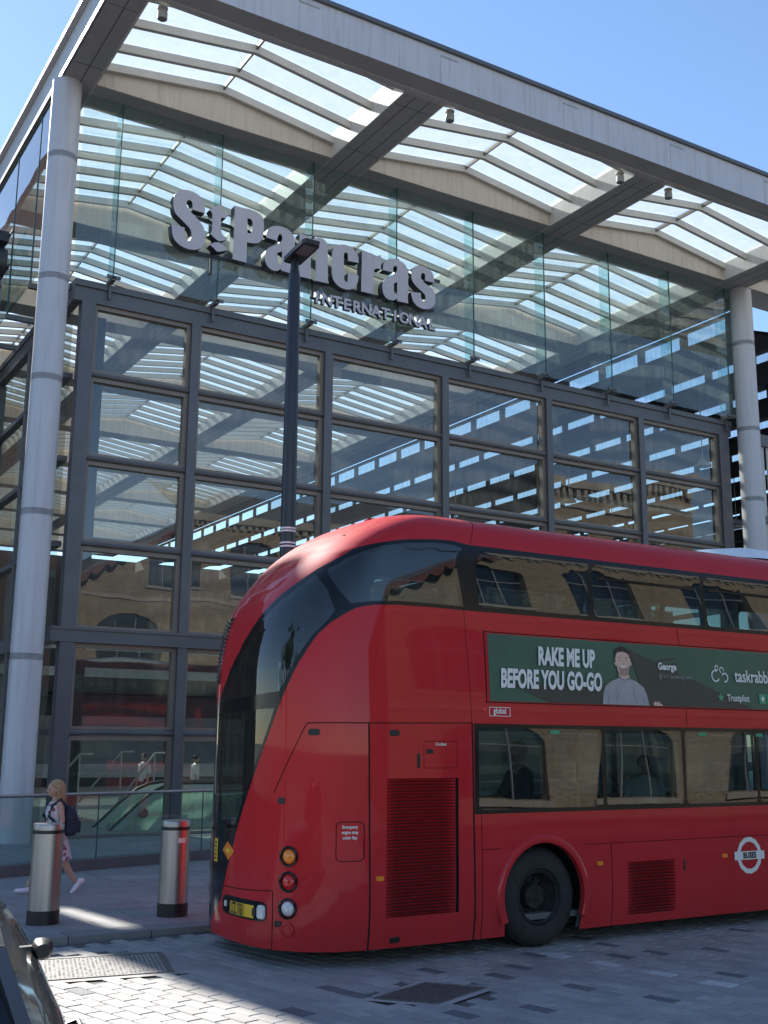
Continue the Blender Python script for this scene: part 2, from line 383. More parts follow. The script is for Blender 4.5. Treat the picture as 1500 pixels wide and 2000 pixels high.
# ================================================================== setting: ground
def sheet(name, x0, x1, y0, y1, z, mat):
    me = bpy.data.meshes.new(name); me.from_pydata([(x0, y0, z), (x1, y0, z), (x1, y1, z), (x0, y1, z)], [], [(0, 1, 2, 3)]); me.materials.append(mat)
    return link(name, me)
tag(sheet('ground', -1500, 1500, -1500, 1500, -0.06, M['ground']), kind='structure')
road = tag(sheet('road', -40, 90, -7.95, 12.38, -0.022, M['farsett']), kind='structure')

bed = sheet('mortar_bed', .9, 14.0, 4.6, 12.36, -0.0185, M['mortar']); bed.parent = road
# granite setts: courses run 12.6 degrees off the station axis
CD = Vector((-0.213, 0.977, 0)); CN = Vector((0.977, 0.213, 0)); SW, SL = 0.152, 0.305
def sett_mesh(l, w_, h=0.022, c=0.006):
    a, b = l/2, w_/2
    vs = []
    for p, q, z in ((a, b, -h), (a, b, -c), (a-c, b-c, 0)):
        vs += [CD*p+CN*q, CD*-p+CN*q, CD*-p-CN*q, CD*p-CN*q]
        for k in range(4): vs[-4+k] = (vs[-4+k].x, vs[-4+k].y, z)
    fs = []
    for r in (0, 4):
        for k in range(4): fs.append((r+k, r+(k+1) % 4, r+4+(k+1) % 4, r+4+k))
    fs.append((8, 9, 10, 11)); return vs, fs
COVERS = [((5.135, 8.564), (5.871, 8.876), (6.24, 8.401), (5.499, 8.123)), ((2.75, 10.62), (3.0, 11.62), (4.35, 11.42), (4.1, 10.42))]
def inside(px, py, poly):
    r = False
    for i in range(len(poly)):
        (x1, y1), (x2, y2) = poly[i], poly[i-1]
        if (y1 > py) != (y2 > py) and px < (x2-x1)*(py-y1)/(y2-y1)+x1: r = not r
    return r
PALE = [(7.707, 9.283), (7.842, 8.664), (7.976, 8.115), (8.117, 7.471)]
DARK = [(5.0, 9.096), (6.136, 9.276), (6.709, 8.768), (7.059, 8.985), (6.959, 8.095), (6.19, 7.65), (7.28, 7.27), (5.446, 7.651), (8.381, 8.973), (8.549, 7.768), (9.476, 8.628)]
rnd = random.Random(3)
setts = []
for i in range(-60, 110):
    off = (.5*(i % 2)+rnd.uniform(-.06, .06))*SL
    for j in range(0, 60):
        p = CN*(i*SW) + CD*(j*SL+off)
        if not (0.9 < p.x < 14.0 and 4.6 < p.y < 12.2): continue
        if any(inside(p.x+dx, p.y+dy, q) for q in COVERS for dx, dy in ((0, 0), (.06, .06), (-.06, -.06), (.06, -.06), (-.06, .06), (0, .12), (0, -.12))): continue
        setts.append((p.x, p.y))
def take(lst, k):
    out = []
    for q in lst:
        b = min(setts, key=lambda s: (s[0]-q[0])**2+(s[1]-q[1])**2); setts.remove(b); out.append(b)
    return out
pale = take(PALE, 4); dark = take(DARK, 11)
extra = [s for s in setts if rnd.random() < 0.012]; dark += extra; setts = [s for s in setts if s not in set(extra)]
def dist(s):
    lat = s[0]*cy - s[1]*sy; fwd = s[0]*sy + s[1]*cy
    vis = abs(lat/fwd) < 0.36 and fwd > 8.1 and not (s[1] > 9.6 and s[0] > 5.6)
    return fwd if vis else 100+fwd
setts.sort(key=dist)
ms = bpy.data.meshes.new("sett"); v_, f_ = sett_mesh(SL-0.011, SW-0.013); ms.from_pydata(v_, [], f_); ms.materials.append(M['sett1'])
msd = ms.copy(); msd.materials.clear(); msd.materials.append(M['sett_dark'])
msp = bpy.data.meshes.new("sett"); v_, f_ = sett_mesh(SL-0.010, SW*1.5); msp.from_pydata(v_, [], f_); msp.materials.append(M['sett_pale'])
def put_sett(me, s):
    o = bpy.data.objects.new("sett", me); COL.objects.link(o); o.parent = road
    o.location = (s[0], s[1], rnd.uniform(-0.0015, 0.002)); o.rotation_euler = (rnd.uniform(-.006, .006), rnd.uniform(-.006, .006), rnd.uniform(-.012, .012)); return o
NIND = 296-len(pale)-len(dark)
for s in setts[:NIND]: put_sett(ms, s)
for s in dark: put_sett(msd, s)
for s in pale: put_sett(msp, s)
mb = MB(); tone = []
v_, f_ = sett_mesh(SL-0.011, SW-0.013)
for s in setts[NIND:]:
    z = rnd.uniform(-0.0015, 0.002); a = rnd.uniform(-.012, .012); ca, sa = math.cos(a), math.sin(a); t_ = rnd.random()
    mb.add([(s[0]+x*ca-y*sa, s[1]+x*sa+y*ca, z+q) for x, y, q in v_], f_); tone += [t_]*len(f_)
me = bpy.data.meshes.new("setts"); me.from_pydata(mb.v, [], mb.f); me.materials.append(M['setts'])
at = me.attributes.new("tone", 'FLOAT', 'FACE'); at.data.foreach_set('value', tone)
tag(link("sett_paving", me, road), kind='stuff')

def cover(name, q, label, ribs):
    c = Vector((sum(p[0] for p in q)/4, sum(p[1] for p in q)/4, 0)); r = empty(name, c); tag(r, label, 'manhole cover')
    a, b, d = Vector((*q[0], 0)), Vector((*q[1], 0)), Vector((*q[3], 0)); u, v = (b-a), (d-a)
    def P(s, t, z): p = a+u*s+v*t; return (p.x, p.y, z)
    mb = MB(); mb.add([P(-.10, -.14, -.0035), P(1.10, -.14, -.0035), P(1.10, 1.14, -.0035), P(-.10, 1.14, -.0035)], [(0, 1, 2, 3)]); mb.build('cover_surround', M['sett1'], r)
    mb = MB(); mb.add([P(.03, .03, .0), P(.97, .03, .0), P(.97, .97, .0), P(.03, .97, .0)], [(0, 1, 2, 3)]); mb.build('plate', M['iron'], r)
    mb = MB()
    for s0, s1, t0, t1 in ((0, 1, 0, .025), (0, 1, .975, 1), (0, .025, .025, .975), (.975, 1, .025, .975)):
        mb.add([P(s0, t0, -.02), P(s1, t0, -.02), P(s1, t1, -.02), P(s0, t1, -.02), P(s0, t0, .005), P(s1, t0, .005), P(s1, t1, .005), P(s0, t1, .005)], [(4, 5, 6, 7), (0, 1, 5, 4), (1, 2, 6, 5), (2, 3, 7, 6), (3, 0, 4, 7)])
    mb.build('cover_frame', M['iron'], r)
    mb = MB()
    if ribs == 'bars':
        for k in range(3):
            s0 = .47+.035*k; mb.add([P(s0, .03, .006), P(s0+.018, .03, .006), P(s0+.018, .97, .006), P(s0, .97, .006)], [(0, 1, 2, 3)])
        for k in range(12):
            for l in range(12):
                if 5 <= k <= 6: continue
                s0, t0 = .06+.075*k, .06+.075*l; mb.add([P(s0, t0, .001), P(s0+.04, t0, .001), P(s0+.04, t0+.03, .004), P(s0, t0+.03, .004)], [(0, 1, 2, 3)])
        for s0, t0 in ((.15, .2), (.15, .8), (.85, .2), (.85, .8)):
            mb.add([P(s0, t0, .004), P(s0+.05, t0, .004), P(s0+.05, t0+.08, .004), P(s0, t0+.08, .004)], [(0, 1, 2, 3)])
    else:
        for k in range(23):
            for l in range(32):
                s0, t0 = .03+.0405*k + (.015 if l % 2 else 0)+rnd.uniform(-.003, .003), .03+.0292*l+rnd.uniform(-.002, .002); hh = rnd.uniform(.0015, .0045)
                mb.add([P(s0, t0, -.001), P(s0+.027, t0, -.001), P(s0+.027, t0+.020, -.001), P(s0, t0+.020, -.001), P(s0+.006, t0+.004, hh), P(s0+.021, t0+.004, hh), P(s0+.021, t0+.016, hh), P(s0+.006, t0+.016, hh)], [(4, 5, 6, 7), (0, 1, 5, 4), (1, 2, 6, 5), (2, 3, 7, 6), (3, 0, 4, 7)])
    tag(mb.build('tread_pattern', M['iron'] if ribs == 'bars' else M['sett1'], r), kind='stuff')
cover('manhole_cover', COVERS[0], 'dark iron manhole cover with a ribbed bar, in the setts before the bus', 'bars')
cover('chequered_cover', COVERS[1], 'knobbly chequered cover half in sun by the kerb behind the bus', 'knobs')

# pavement of big slabs with a low granite kerb
PZ = 0.05
pav = tag(sheet('pavement', -40, 90, 12.75, 24.4, PZ-0.02, M['mortar']), kind='structure')
for i in range(-12, 36):
    x = i*0.92
    kb = MB(); kb.box(x+.006, x+.914, 12.42, 12.74, -0.05, PZ+0.005)
    if -1 < x < 16:
        o = kb.build('kerb_stone', M['kerb'], pav)
mb = MB()
for i in list(range(-44, -12))+list(range(36, 98)):
    x = i*0.92; mb.box(x+.006, x+.914, 12.42, 12.74, -0.05, PZ+0.005)
mb.build('kerb_run', M['kerb'], pav)
row = 0; y = 12.77
slabm = {}
mbs = MB()
while y < 24.2:
    d = (0.60, 0.75, 0.45, 0.60)[row % 4]; x = -1.5 - 0.45*(row % 2) - 0.2*(row % 3)
    while x < 30:
        l = rnd.choice((0.6, 0.75, 0.9, 1.05)); z = PZ+rnd.uniform(-.002, .002)
        lat = x*cy-y*sy; fwd = x*sy+y*cy
        bx = MB(); bx.add([(x+.004, y+.004, PZ-.02), (x+l-.004, y+.004, PZ-.02), (x+l-.004, y+d-.004, PZ-.02), (x+.004, y+d-.004, PZ-.02), (x+.006, y+.006, z), (x+l-.006, y+.006, z), (x+l-.006, y+d-.006, z), (x+.006, y+d-.006, z)], [(4, 5, 6, 7), (0, 1, 5, 4), (1, 2, 6, 5), (2, 3, 7, 6), (3, 0, 4, 7)])
        if abs(lat/fwd) < .37 and y < 19.3 and x < 8.5: bx.build('paving_slab', M['slab'], pav)
        else: mbs.add(bx.v, bx.f)
        x += l
    y += d; row += 1
tag(mbs.build('far_slabs', M['slab'], pav), kind='stuff')

# ================================================================== the station
st = empty('station_building', (17, 24, 0))
tag(st, 'glass and steel station hall with pitched glass roof bays and slim round columns', 'station')
ZS, ZE, ZR = 17.13, 17.68, 18.10          # soffit, eaves, ridge
BX = [5.88+7.37*k for k in range(6)]      # beams along the depth
CYB = [24.20+7.30*k for k in range(10)]    # cross beams
YEND = CYB[-1]+.55
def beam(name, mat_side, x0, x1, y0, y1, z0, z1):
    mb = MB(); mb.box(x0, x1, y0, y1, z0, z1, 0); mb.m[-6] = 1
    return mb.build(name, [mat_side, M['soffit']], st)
for k, bx in enumerate(BX):
    x0, x1 = bx-.55, bx+.55
    y1 = YEND if k < 4 else CYB[0]-.55
    if k == 0: x0 = 5.68
    o = beam('roof_beam', M['beamside'], x0, x1, 20.1, y1, ZS, ZE+.12 if k else 18.02)
    mb = MB()   # bright edge trims and seams on the soffit
    for xx in ((x0+.01, x1-.01) if k else (x1-.01,)):
        mb.box(xx-.025, xx+.025, 20.11, y1, ZS-.02, ZS+.03)
    link('soffit_trim', mb.mesh('soffit_trim', M['beamside']), o)
    mb = MB()
    for xx in (bx-.2, bx+.2): mb.box(xx-.012, xx+.012, 20.12, y1-.01, ZS-.003, ZS+.01)
    for yy in [20.6+2.4*j for j in range(int((y1-20.6)/2.4))]: mb.box(x0+.06, x1-.06, yy, yy+.015, ZS-.004, ZS+.01)
    link('soffit_joint', mb.mesh('soffit_joint', M['steel']), o)
# left eaves flange and top capping
mb = MB(); mb.box(5.55, 5.68, 19.3, YEND, 17.96, 18.06); mb.box(5.64, 5.679, 20.1, YEND, ZS+.02, ZS+.14); mb.build('eaves_flange', M['lilac'], st)
# front edge beam
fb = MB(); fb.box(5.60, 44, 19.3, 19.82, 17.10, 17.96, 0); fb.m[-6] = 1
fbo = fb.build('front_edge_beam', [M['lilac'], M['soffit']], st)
mb = MB(); mb.box(5.57, 44, 19.22, 19.9, 17.962, 18.06); link('capping', mb.mesh('capping', M['steel']), fbo)
mb = MB(); mb.box(5.66, 44, 19.82, 19.90, 17.085, 17.20); mb.box(5.66, 44, 19.90, 20.10, 17.16, 17.9); link('inner_lip', mb.mesh('inner_lip', M['beamside']), fbo)
mb = MB()
for xx in [9.5+3.7*k for k in range(9)]: mb.box(xx, xx+.5, 19.285, 19.299, 17.80, 17.84); mb.box(xx, xx+.012, 19.296, 19.3, 17.12, 17.8)
link('joint', mb.mesh('joint', M['soffit']), fbo)
# cross beams with gable-shaped upstands
def crossbeam(y, k0, k1):
    for k in range(k0, k1):
        x0, x1 = BX[k]+.55, BX[k+1]-.55; xm = (x0+x1)/2
        mb = MB()
        y0, y1 = y-.55, y+.55
        vs = [(x0, y0, ZS), (x1, y0, ZS), (x1, y0, ZE-.04), (xm, y0, ZR-.06), (x0, y0, ZE-.04)]
        vs += [(a, y1, c) for a, b, c in vs]
        mb.add(vs, [(0, 1, 2, 3, 4), (9, 8, 7, 6, 5), (2, 7, 8, 3), (3, 8, 9, 4)], 0); mb.add(vs, [(0, 5, 6, 1)], 1)
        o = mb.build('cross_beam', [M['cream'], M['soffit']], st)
        mb = MB(); mb.box(x0, x1, y0-.03, y0+.02, ZS-.02, ZS+.035); mb.box(xm-.006, xm+.006, y0-.004, y0, ZS+.04, ZR-.1)
        link('soffit_trim', mb.mesh('soffit_trim', M['cream']), o)
for i, y in enumerate(CYB): crossbeam(y, 0, 5 if i == 0 else 3)
# rafters, ridge bars and panes
FR, FP = MB(), MB()
def bay(k, ya, yb, rafters, far=False):
    x0, x1 = BX[k]+.55, BX[k+1]-.55; xm = (x0+x1)/2
    for y in rafters:
        mb = FR if far else MB(); a, h = .055, .20
        for sx, xe in ((-1, x0), (1, x1)):
            vs = [(xe, y-a, ZE-h), (xe, y+a, ZE-h), (xm, y+a, ZR-h), (xm, y-a, ZR-h), (xe, y-a, ZE), (xe, y+a, ZE), (xm, y+a, ZR), (xm, y-a, ZR)]
            mb.add(vs, [(0, 1, 2, 3), (4, 7, 6, 5), (0, 3, 7, 4), (1, 5, 6, 2)])
        if not far: mb.build('rafter', M['rafter'], st)
    mb = FR if far else MB(); mb.box(xm-.022, xm+.022, ya, yb, ZR-.12, ZR+.004)
    if not far: mb.build('ridge_bar', M['ridge'], st)
    ed = [ya]+list(rafters)+[yb]
    for a, b in zip(ed, ed[1:]):
        if b-a < .25: continue
        for xe in (x0, x1):
            s = 1 if xe < xm else -1
            vs = [(xe, a+.03, ZE+.02), (xm-s*.03, a+.03, ZR+.02), (xm-s*.03, b-.03, ZR+.02), (xe, b-.03, ZE+.02)]
            if far: FP.add(vs, [(0, 1, 2, 3)])
            else: MB().add(vs, [(0, 1, 2, 3)]).build('roof_pane', M['roofpane'], st)
for k in range(5): bay(k, 20.1, 23.65, [20.6, 21.65, 22.70, 23.58])
for i in range(9):
    for k in range(3):
        ya, yb = CYB[i]+.55, CYB[i+1]-.55
        bay(k, ya, yb, [yb-.2-.9*j for j in reversed(range(7))], i >= 5)
tag(FR.build('far_rafters', M['rafter'], st), kind='stuff'); tag(FP.build('far_roof_panes', M['roofpane'], st), kind='stuff')
# columns
def column(x, y, r=.335):
    mb = MB(); mb.lathe([(r, 0.0), (r, ZS)], (x, y, 0), 40); o = mb.build('column', M['column'], st, smooth=True)
    for z in (12.24, 9.89, 6.88, 3.80, 15.2):
        mb = MB(); mb.lathe([(r, z-.09), (r+.003, z-.088), (r+.003, z-.07), (r, z-.068), (r, z+.068), (r+.003, z+.07), (r+.003, z+.088), (r, z+.09)], (x, y, 0), 40)
        link('column_joint', mb.mesh('column_joint', M['column'], True, 20), o)
column(5.86, 24.0); column(28.62, 24.0, .36)
for x in (35.5, 42.8): column(x, 24.0)
for y in (31.3, 38.6, 45.9): column(5.86, y)
# curtain wall
MX = [6.80, 9.45, 13.13, 16.81, 20.50, 24.18, 27.86]
TZ = [2.27, 4.37, 6.42, 8.39, 10.37]
mb = MB(); mb.box(6.45, 28.25, 24.36, 24.72, 12.42, 12.57); mb.box(6.45, 28.25, 24.42, 24.66, 12.07, 12.42); mb.build('header_beam', M['steel'], st)
mb = MB(); mb.box(6.42, 28.2, 24.34, 24.70, 4.47, 4.53); mb.box(6.42, 28.2, 24.38, 24.66, 4.25, 4.47); mb.box(6.42, 28.2, 24.34, 24.70, 4.20, 4.25); mb.build('floor_beam', M['steel'], st)
for x in MX:
    wd = .30 if x == MX[0] else .19 if x != MX[-1] else .42
    for z0, z1 in ((0.0, 4.20), (4.53, 12.07)):
        mb = MB(); mb.box(x-wd/2, x+wd/2, 24.44, 24.70, z0, z1); mb.box(x-wd/2+.05, x+wd/2-.05, 24.39, 24.44, z0, z1); mb.box(x-wd/2-.012, x+wd/2+.012, 24.375, 24.39, z0, z1)
        mb.build('mullion', M['steel'], st)
bands = [(.06, 2.20), (2.34, 4.20), (4.53, 6.36), (6.48, 8.33), (8.45, 10.31), (10.43, 12.07)]
for i in range(6):
    xa, xb = MX[i]+(.15 if i == 0 else .095), MX[i+1]-(.095 if i < 5 else .21)
    for z in (2.27, 6.42, 8.39, 10.37):
        mb = MB(); mb.tube([(xa, 24.47, z), (xb, 24.47, z)], .062, 10); mb.box(xa, xb, 24.47, 24.68, z-.055, z+.055); mb.build('transom', M['steel'], st, smooth=True, angle=30)
    for z0, z1 in bands:
        f = .10
        mb = MB(); mb.box(xa, xa+f, 24.50, 24.66, z0, z1); mb.box(xb-f, xb, 24.50, 24.66, z0, z1); mb.box(xa+f, xb-f, 24.50, 24.66, z0, z0+.06); mb.box(xa+f, xb-f, 24.50, 24.66, z1-f, z1)
        fo = mb.build('window_frame', M['bronze'], st)
        t = [rnd.uniform(-.012, .012) for _ in range(2)]
        vs = [(xa+f-.01, 24.60+t[0], z0+.05), (xb-f+.01, 24.60+t[1], z0+.05), (xb-f+.01, 24.60-t[0], z1-f+.01), (xa+f-.01, 24.60-t[1], z1-f+.01)]
        link('window_pane', MB().add(vs, [(0, 1, 2, 3)]).mesh('window_pane', M['glass_lo']), fo)
# frameless upper screen
GX = [6.30, 7.25, 9.84, 12.43, 15.02, 17.60, 20.19, 22.78, 25.37, 27.96, 28.95]
for a, b in zip(GX, GX[1:]):
    t = [rnd.uniform(-.005, .005) for _ in range(4)]
    vs = [(a+.012, 24.12+t[0], 12.60), (b-.012, 24.12+t[1], 12.60), (b-.012, 24.12+t[2], 17.12), (a+.012, 24.12+t[3], 17.12)]
    MB().add(vs, [(0, 1, 2, 3)]).build('glass_panel', M['glass_hi'], st)
for x in GX[1:]:
    mb = MB(); mb.box(x-.010, x+.010, 24.10, 24.135, 12.60, 17.12); mb.build('glass_joint', M['glass_edge'], st)
    MB().add([(x, 24.14, 12.62), (x, 24.56, 12.62), (x, 24.56, 17.12), (x, 24.14, 17.12)], [(0, 1, 2, 3)]).build('glass_fin', M['fin'], st)
    mb = MB(); mb.box(x-.16, x+.16, 24.06, 24.10, 12.62, 12.70); mb.box(x-.05, x+.05, 24.06, 24.5, 12.58, 12.66); mb.box(x-.03, x+.03, 24.30, 24.36, 12.2, 12.6); mb.build('glass_clamp', M['steel'], st)
# left flank of the hall
mb = MB(); mb.box(6.42, 6.70, 24.72, YEND, 12.42, 12.57); mb.box(6.46, 6.66, 24.72, YEND, 12.07, 12.42); mb.build('side_header', M['steel'], st)
mb = MB(); mb.box(6.42, 6.70, 24.71, YEND, 4.20, 4.53); mb.build('side_floor_beam', M['steel'], st)
SY = [24.75]+[28.4+3.68*k for k in range(18)]
for a, b in zip(SY, SY[1:]):
    for z0, z1 in ((0.0, 4.20), (4.53, 12.07)):
        mb = MB(); mb.box(6.44, 6.70, b-.10, b+.10, z0, z1); mb.build('mullion', M['steel'], st)
    for z in TZ[:1]+TZ[2:]:
        mb = MB(); mb.box(6.46, 6.66, a+.1, b-.1, z-.06, z+.06); mb.build('transom', M['steel'], st)
    for z0, z1 in bands:
        MB().add([(6.58, a+.1, z0), (6.58, b-.1, z0), (6.58, b-.1, z1), (6.58, a+.1, z1)], [(0, 1, 2, 3)]).build('window_pane', M['glass_lo'], st)
sgy = [24.45]+[25.6+2.3*k for k in range(28)]
for a, b in zip(sgy, sgy[1:]):
    t = rnd.uniform(-.004, .004)
    MB().add([(5.71+t, a+.012, 12.66), (5.71, b-.012, 12.66), (5.71-t, b-.012, 17.12), (5.71, a+.012, 17.12)], [(0, 1, 2, 3)]).build('glass_panel', M['glass_side'], st)
    mb = MB(); mb.box(5.695, 5.735, b-.01, b+.01, 12.66, 17.12); mb.build('glass_joint', M['glass_edge'], st)
    mb = MB(); mb.box(5.68, 6.5, b-.06, b+.06, 12.58, 12.70); mb.build('glass_clamp', M['steel'], st)
# concourse floor, inner posts, rear and shop fronts
sheet('concourse_floor', 6.5, 95, 24.40, 95, .03, M['floor_in'])
tag(bpy.data.objects['concourse_floor'], kind='structure')
for x, y in ((8.72, 30.0),):
    mb = MB(); mb.box(x-.13, x+.13, y-.13, y+.13, 0.03, 13.9); mb.build('inner_post', M['dark'], st)
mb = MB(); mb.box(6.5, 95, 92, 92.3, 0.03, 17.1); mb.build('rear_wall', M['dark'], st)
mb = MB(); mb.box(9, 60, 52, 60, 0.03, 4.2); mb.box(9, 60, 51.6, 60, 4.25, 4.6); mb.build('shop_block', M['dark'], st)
for k in range(9):
    mb = MB(); mb.box(10+5*k, 14.4+5*k, 51.90, 51.98, .5, 3.2); mb.build('shop_window', M['shedpost'], st)
mb = MB(); mb.box(9, 60, 46.0, 46.1, .62, 1.15); mb.build('gallery_parapet', M['strip'], st)
mb = MB(); mb.box(9, 60, 50.0, 50.1, 4.9, 5.3); mb.box(9, 60, 50.0, 50.1, 6.1, 6.25); mb.build('gallery_rail', M['strip'], st)
# saw-tooth roof of the train shed beyond
FARP = MB()
SX = [29.1+3.6*k for k in range(14)]
for k, x in enumerate(SX):
    x2 = x+3.6; zt = 16.62 if k == 0 else 16.46
    mb = MB(); mb.box(x-.05, x+.06, 24.75, 86, 15.30, 16.10); vs = [(x+.06, 24.75, 16.04), (x2-.05, 24.75, 16.46), (x2-.05, 86, 16.46), (x+.06, 86, 16.04)]
    mb.add(vs, [(0, 1, 2, 3)]); mb.add([(a, b, c+.12) for a, b, c in vs], [(3, 2, 1, 0)]); mb.build('shed_roof_slope', M['shed'], st)
    mb = MB(); mb.box(x-.06, x+.05, 24.75, 86, zt, 16.76); mb.build('shed_beam', M['shedpost'], st)
    y = 24.9
    while y < 84:
        mb = MB(); mb.box(x-.04, x+.04, y-.17, y+.17, 16.10, zt)
        if k < 6 and y < 60:
            mb.build('clerestory_post', M['shedpost'], st)
            MB().add([(x, y+.17, 16.10), (x, y+1.98, 16.10), (x, y+1.98, zt), (x, y+.17, zt)], [(0, 1, 2, 3)]).build('clerestory_pane', M['clear'], st)
        else: FARP.add(mb.v, mb.f)
        y += 2.15
tag(FARP.build('far_clerestory_posts', M['shedpost'], st), kind='stuff')
mb = MB(); mb.box(28.56, 29.0, 24.76, 86, 16.78, 17.6); mb.build('shed_edge_wall', M['shed'], st)
for i, (x, y) in enumerate([(x, y) for x in (33, 44) for y in (30, 38, 47, 58)]):
    mb = MB(); mb.tube([(x, y, 16.0), (x, y, 13.2)], .02, 6); mb.lathe([(.05, 13.2), (.32, 12.95), (.32, 12.88), (.0, 12.86)], (x, y, 0), 16); mb.build('pendant_lamp', M['strip'], st)
for k in range(3):
    mb = MB(); mb.tube([(30, 34+9*k, 12.0+.5*k), (62, 34+9*k, 12.0+.5*k)], .12, 8); mb.tube([(38+6*k, 27, 10), (44+6*k, 80, 10)], .16, 8); mb.build('service_pipe', M['shedpost'], st)
# facade to the right of the second column
mb = MB(); mb.box(29.3, 60, 24.45, 24.7, 12.0, 12.4); mb.box(29.3, 60, 24.45, 24.7, 9.35, 9.6); mb.box(29.3, 60, 24.45, 24.7, 6.5, 6.75)
for k in range(9): mb.box(29.25+3.6*k, 29.45+3.6*k, 24.46, 24.69, 0, 12.0)
mb.build('side_screen_frame', M['steel'], st)
mb = MB()
for k in range(40):
    x = 29.5+.30*k
    mb.box(x, x+.16, 24.54, 24.58, 6.75, 9.35); mb.box(x, x+.16, 24.54, 24.58, 9.6, 12.0)
for k in range(22):
    for z0 in (6.8, 9.62): 
        z = z0+.23*(k % 11); mb.box(29.5, 41.5, 24.585, 24.60, z, z+.05)
tag(mb.build('perforated_screen', M['beamside'], st), kind='stuff')
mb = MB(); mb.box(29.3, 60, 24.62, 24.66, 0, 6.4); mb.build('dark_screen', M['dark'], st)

# spotlights hung under the front beam
def spot(x, y, label):
    r = empty('spotlight', (x, y, 17.1)); tag(r, label, 'spotlight', 'spotlights under the front roof beam')
    mb = MB(); mb.lathe([(.0, .0), (.11, .0), (.11, -.03), (.035, -.04), (.035, -.08)], (x, y, 17.10), 20); mb.build('bracket', M['beamside'], r, True)
    mb = MB(); mb.lathe([(.02, -.07), (.09, -.08), (.105, -.11), (.105, -.26), (.095, -.27)], (x, y, 17.10), 20); mb.build('housing', M['soffit'], r, True)
    mb = MB(); mb.lathe([(.095, -.265), (.05, -.29), (.0, -.295)], (x, y, 17.10), 20); mb.build('lamp_lens', M['lens'], r, True)
spot(6.75, 20.13, 'spotlight under the roof edge next to the corner above the left column')
spot(14.05, 20.15, 'spotlight under the roof edge just right of the second roof beam')
spot(19.62, 20.2, 'spotlight under the roof edge just left of the third roof beam')
spot(21.36, 20.15, 'spotlight under the roof edge just right of the third roof beam')

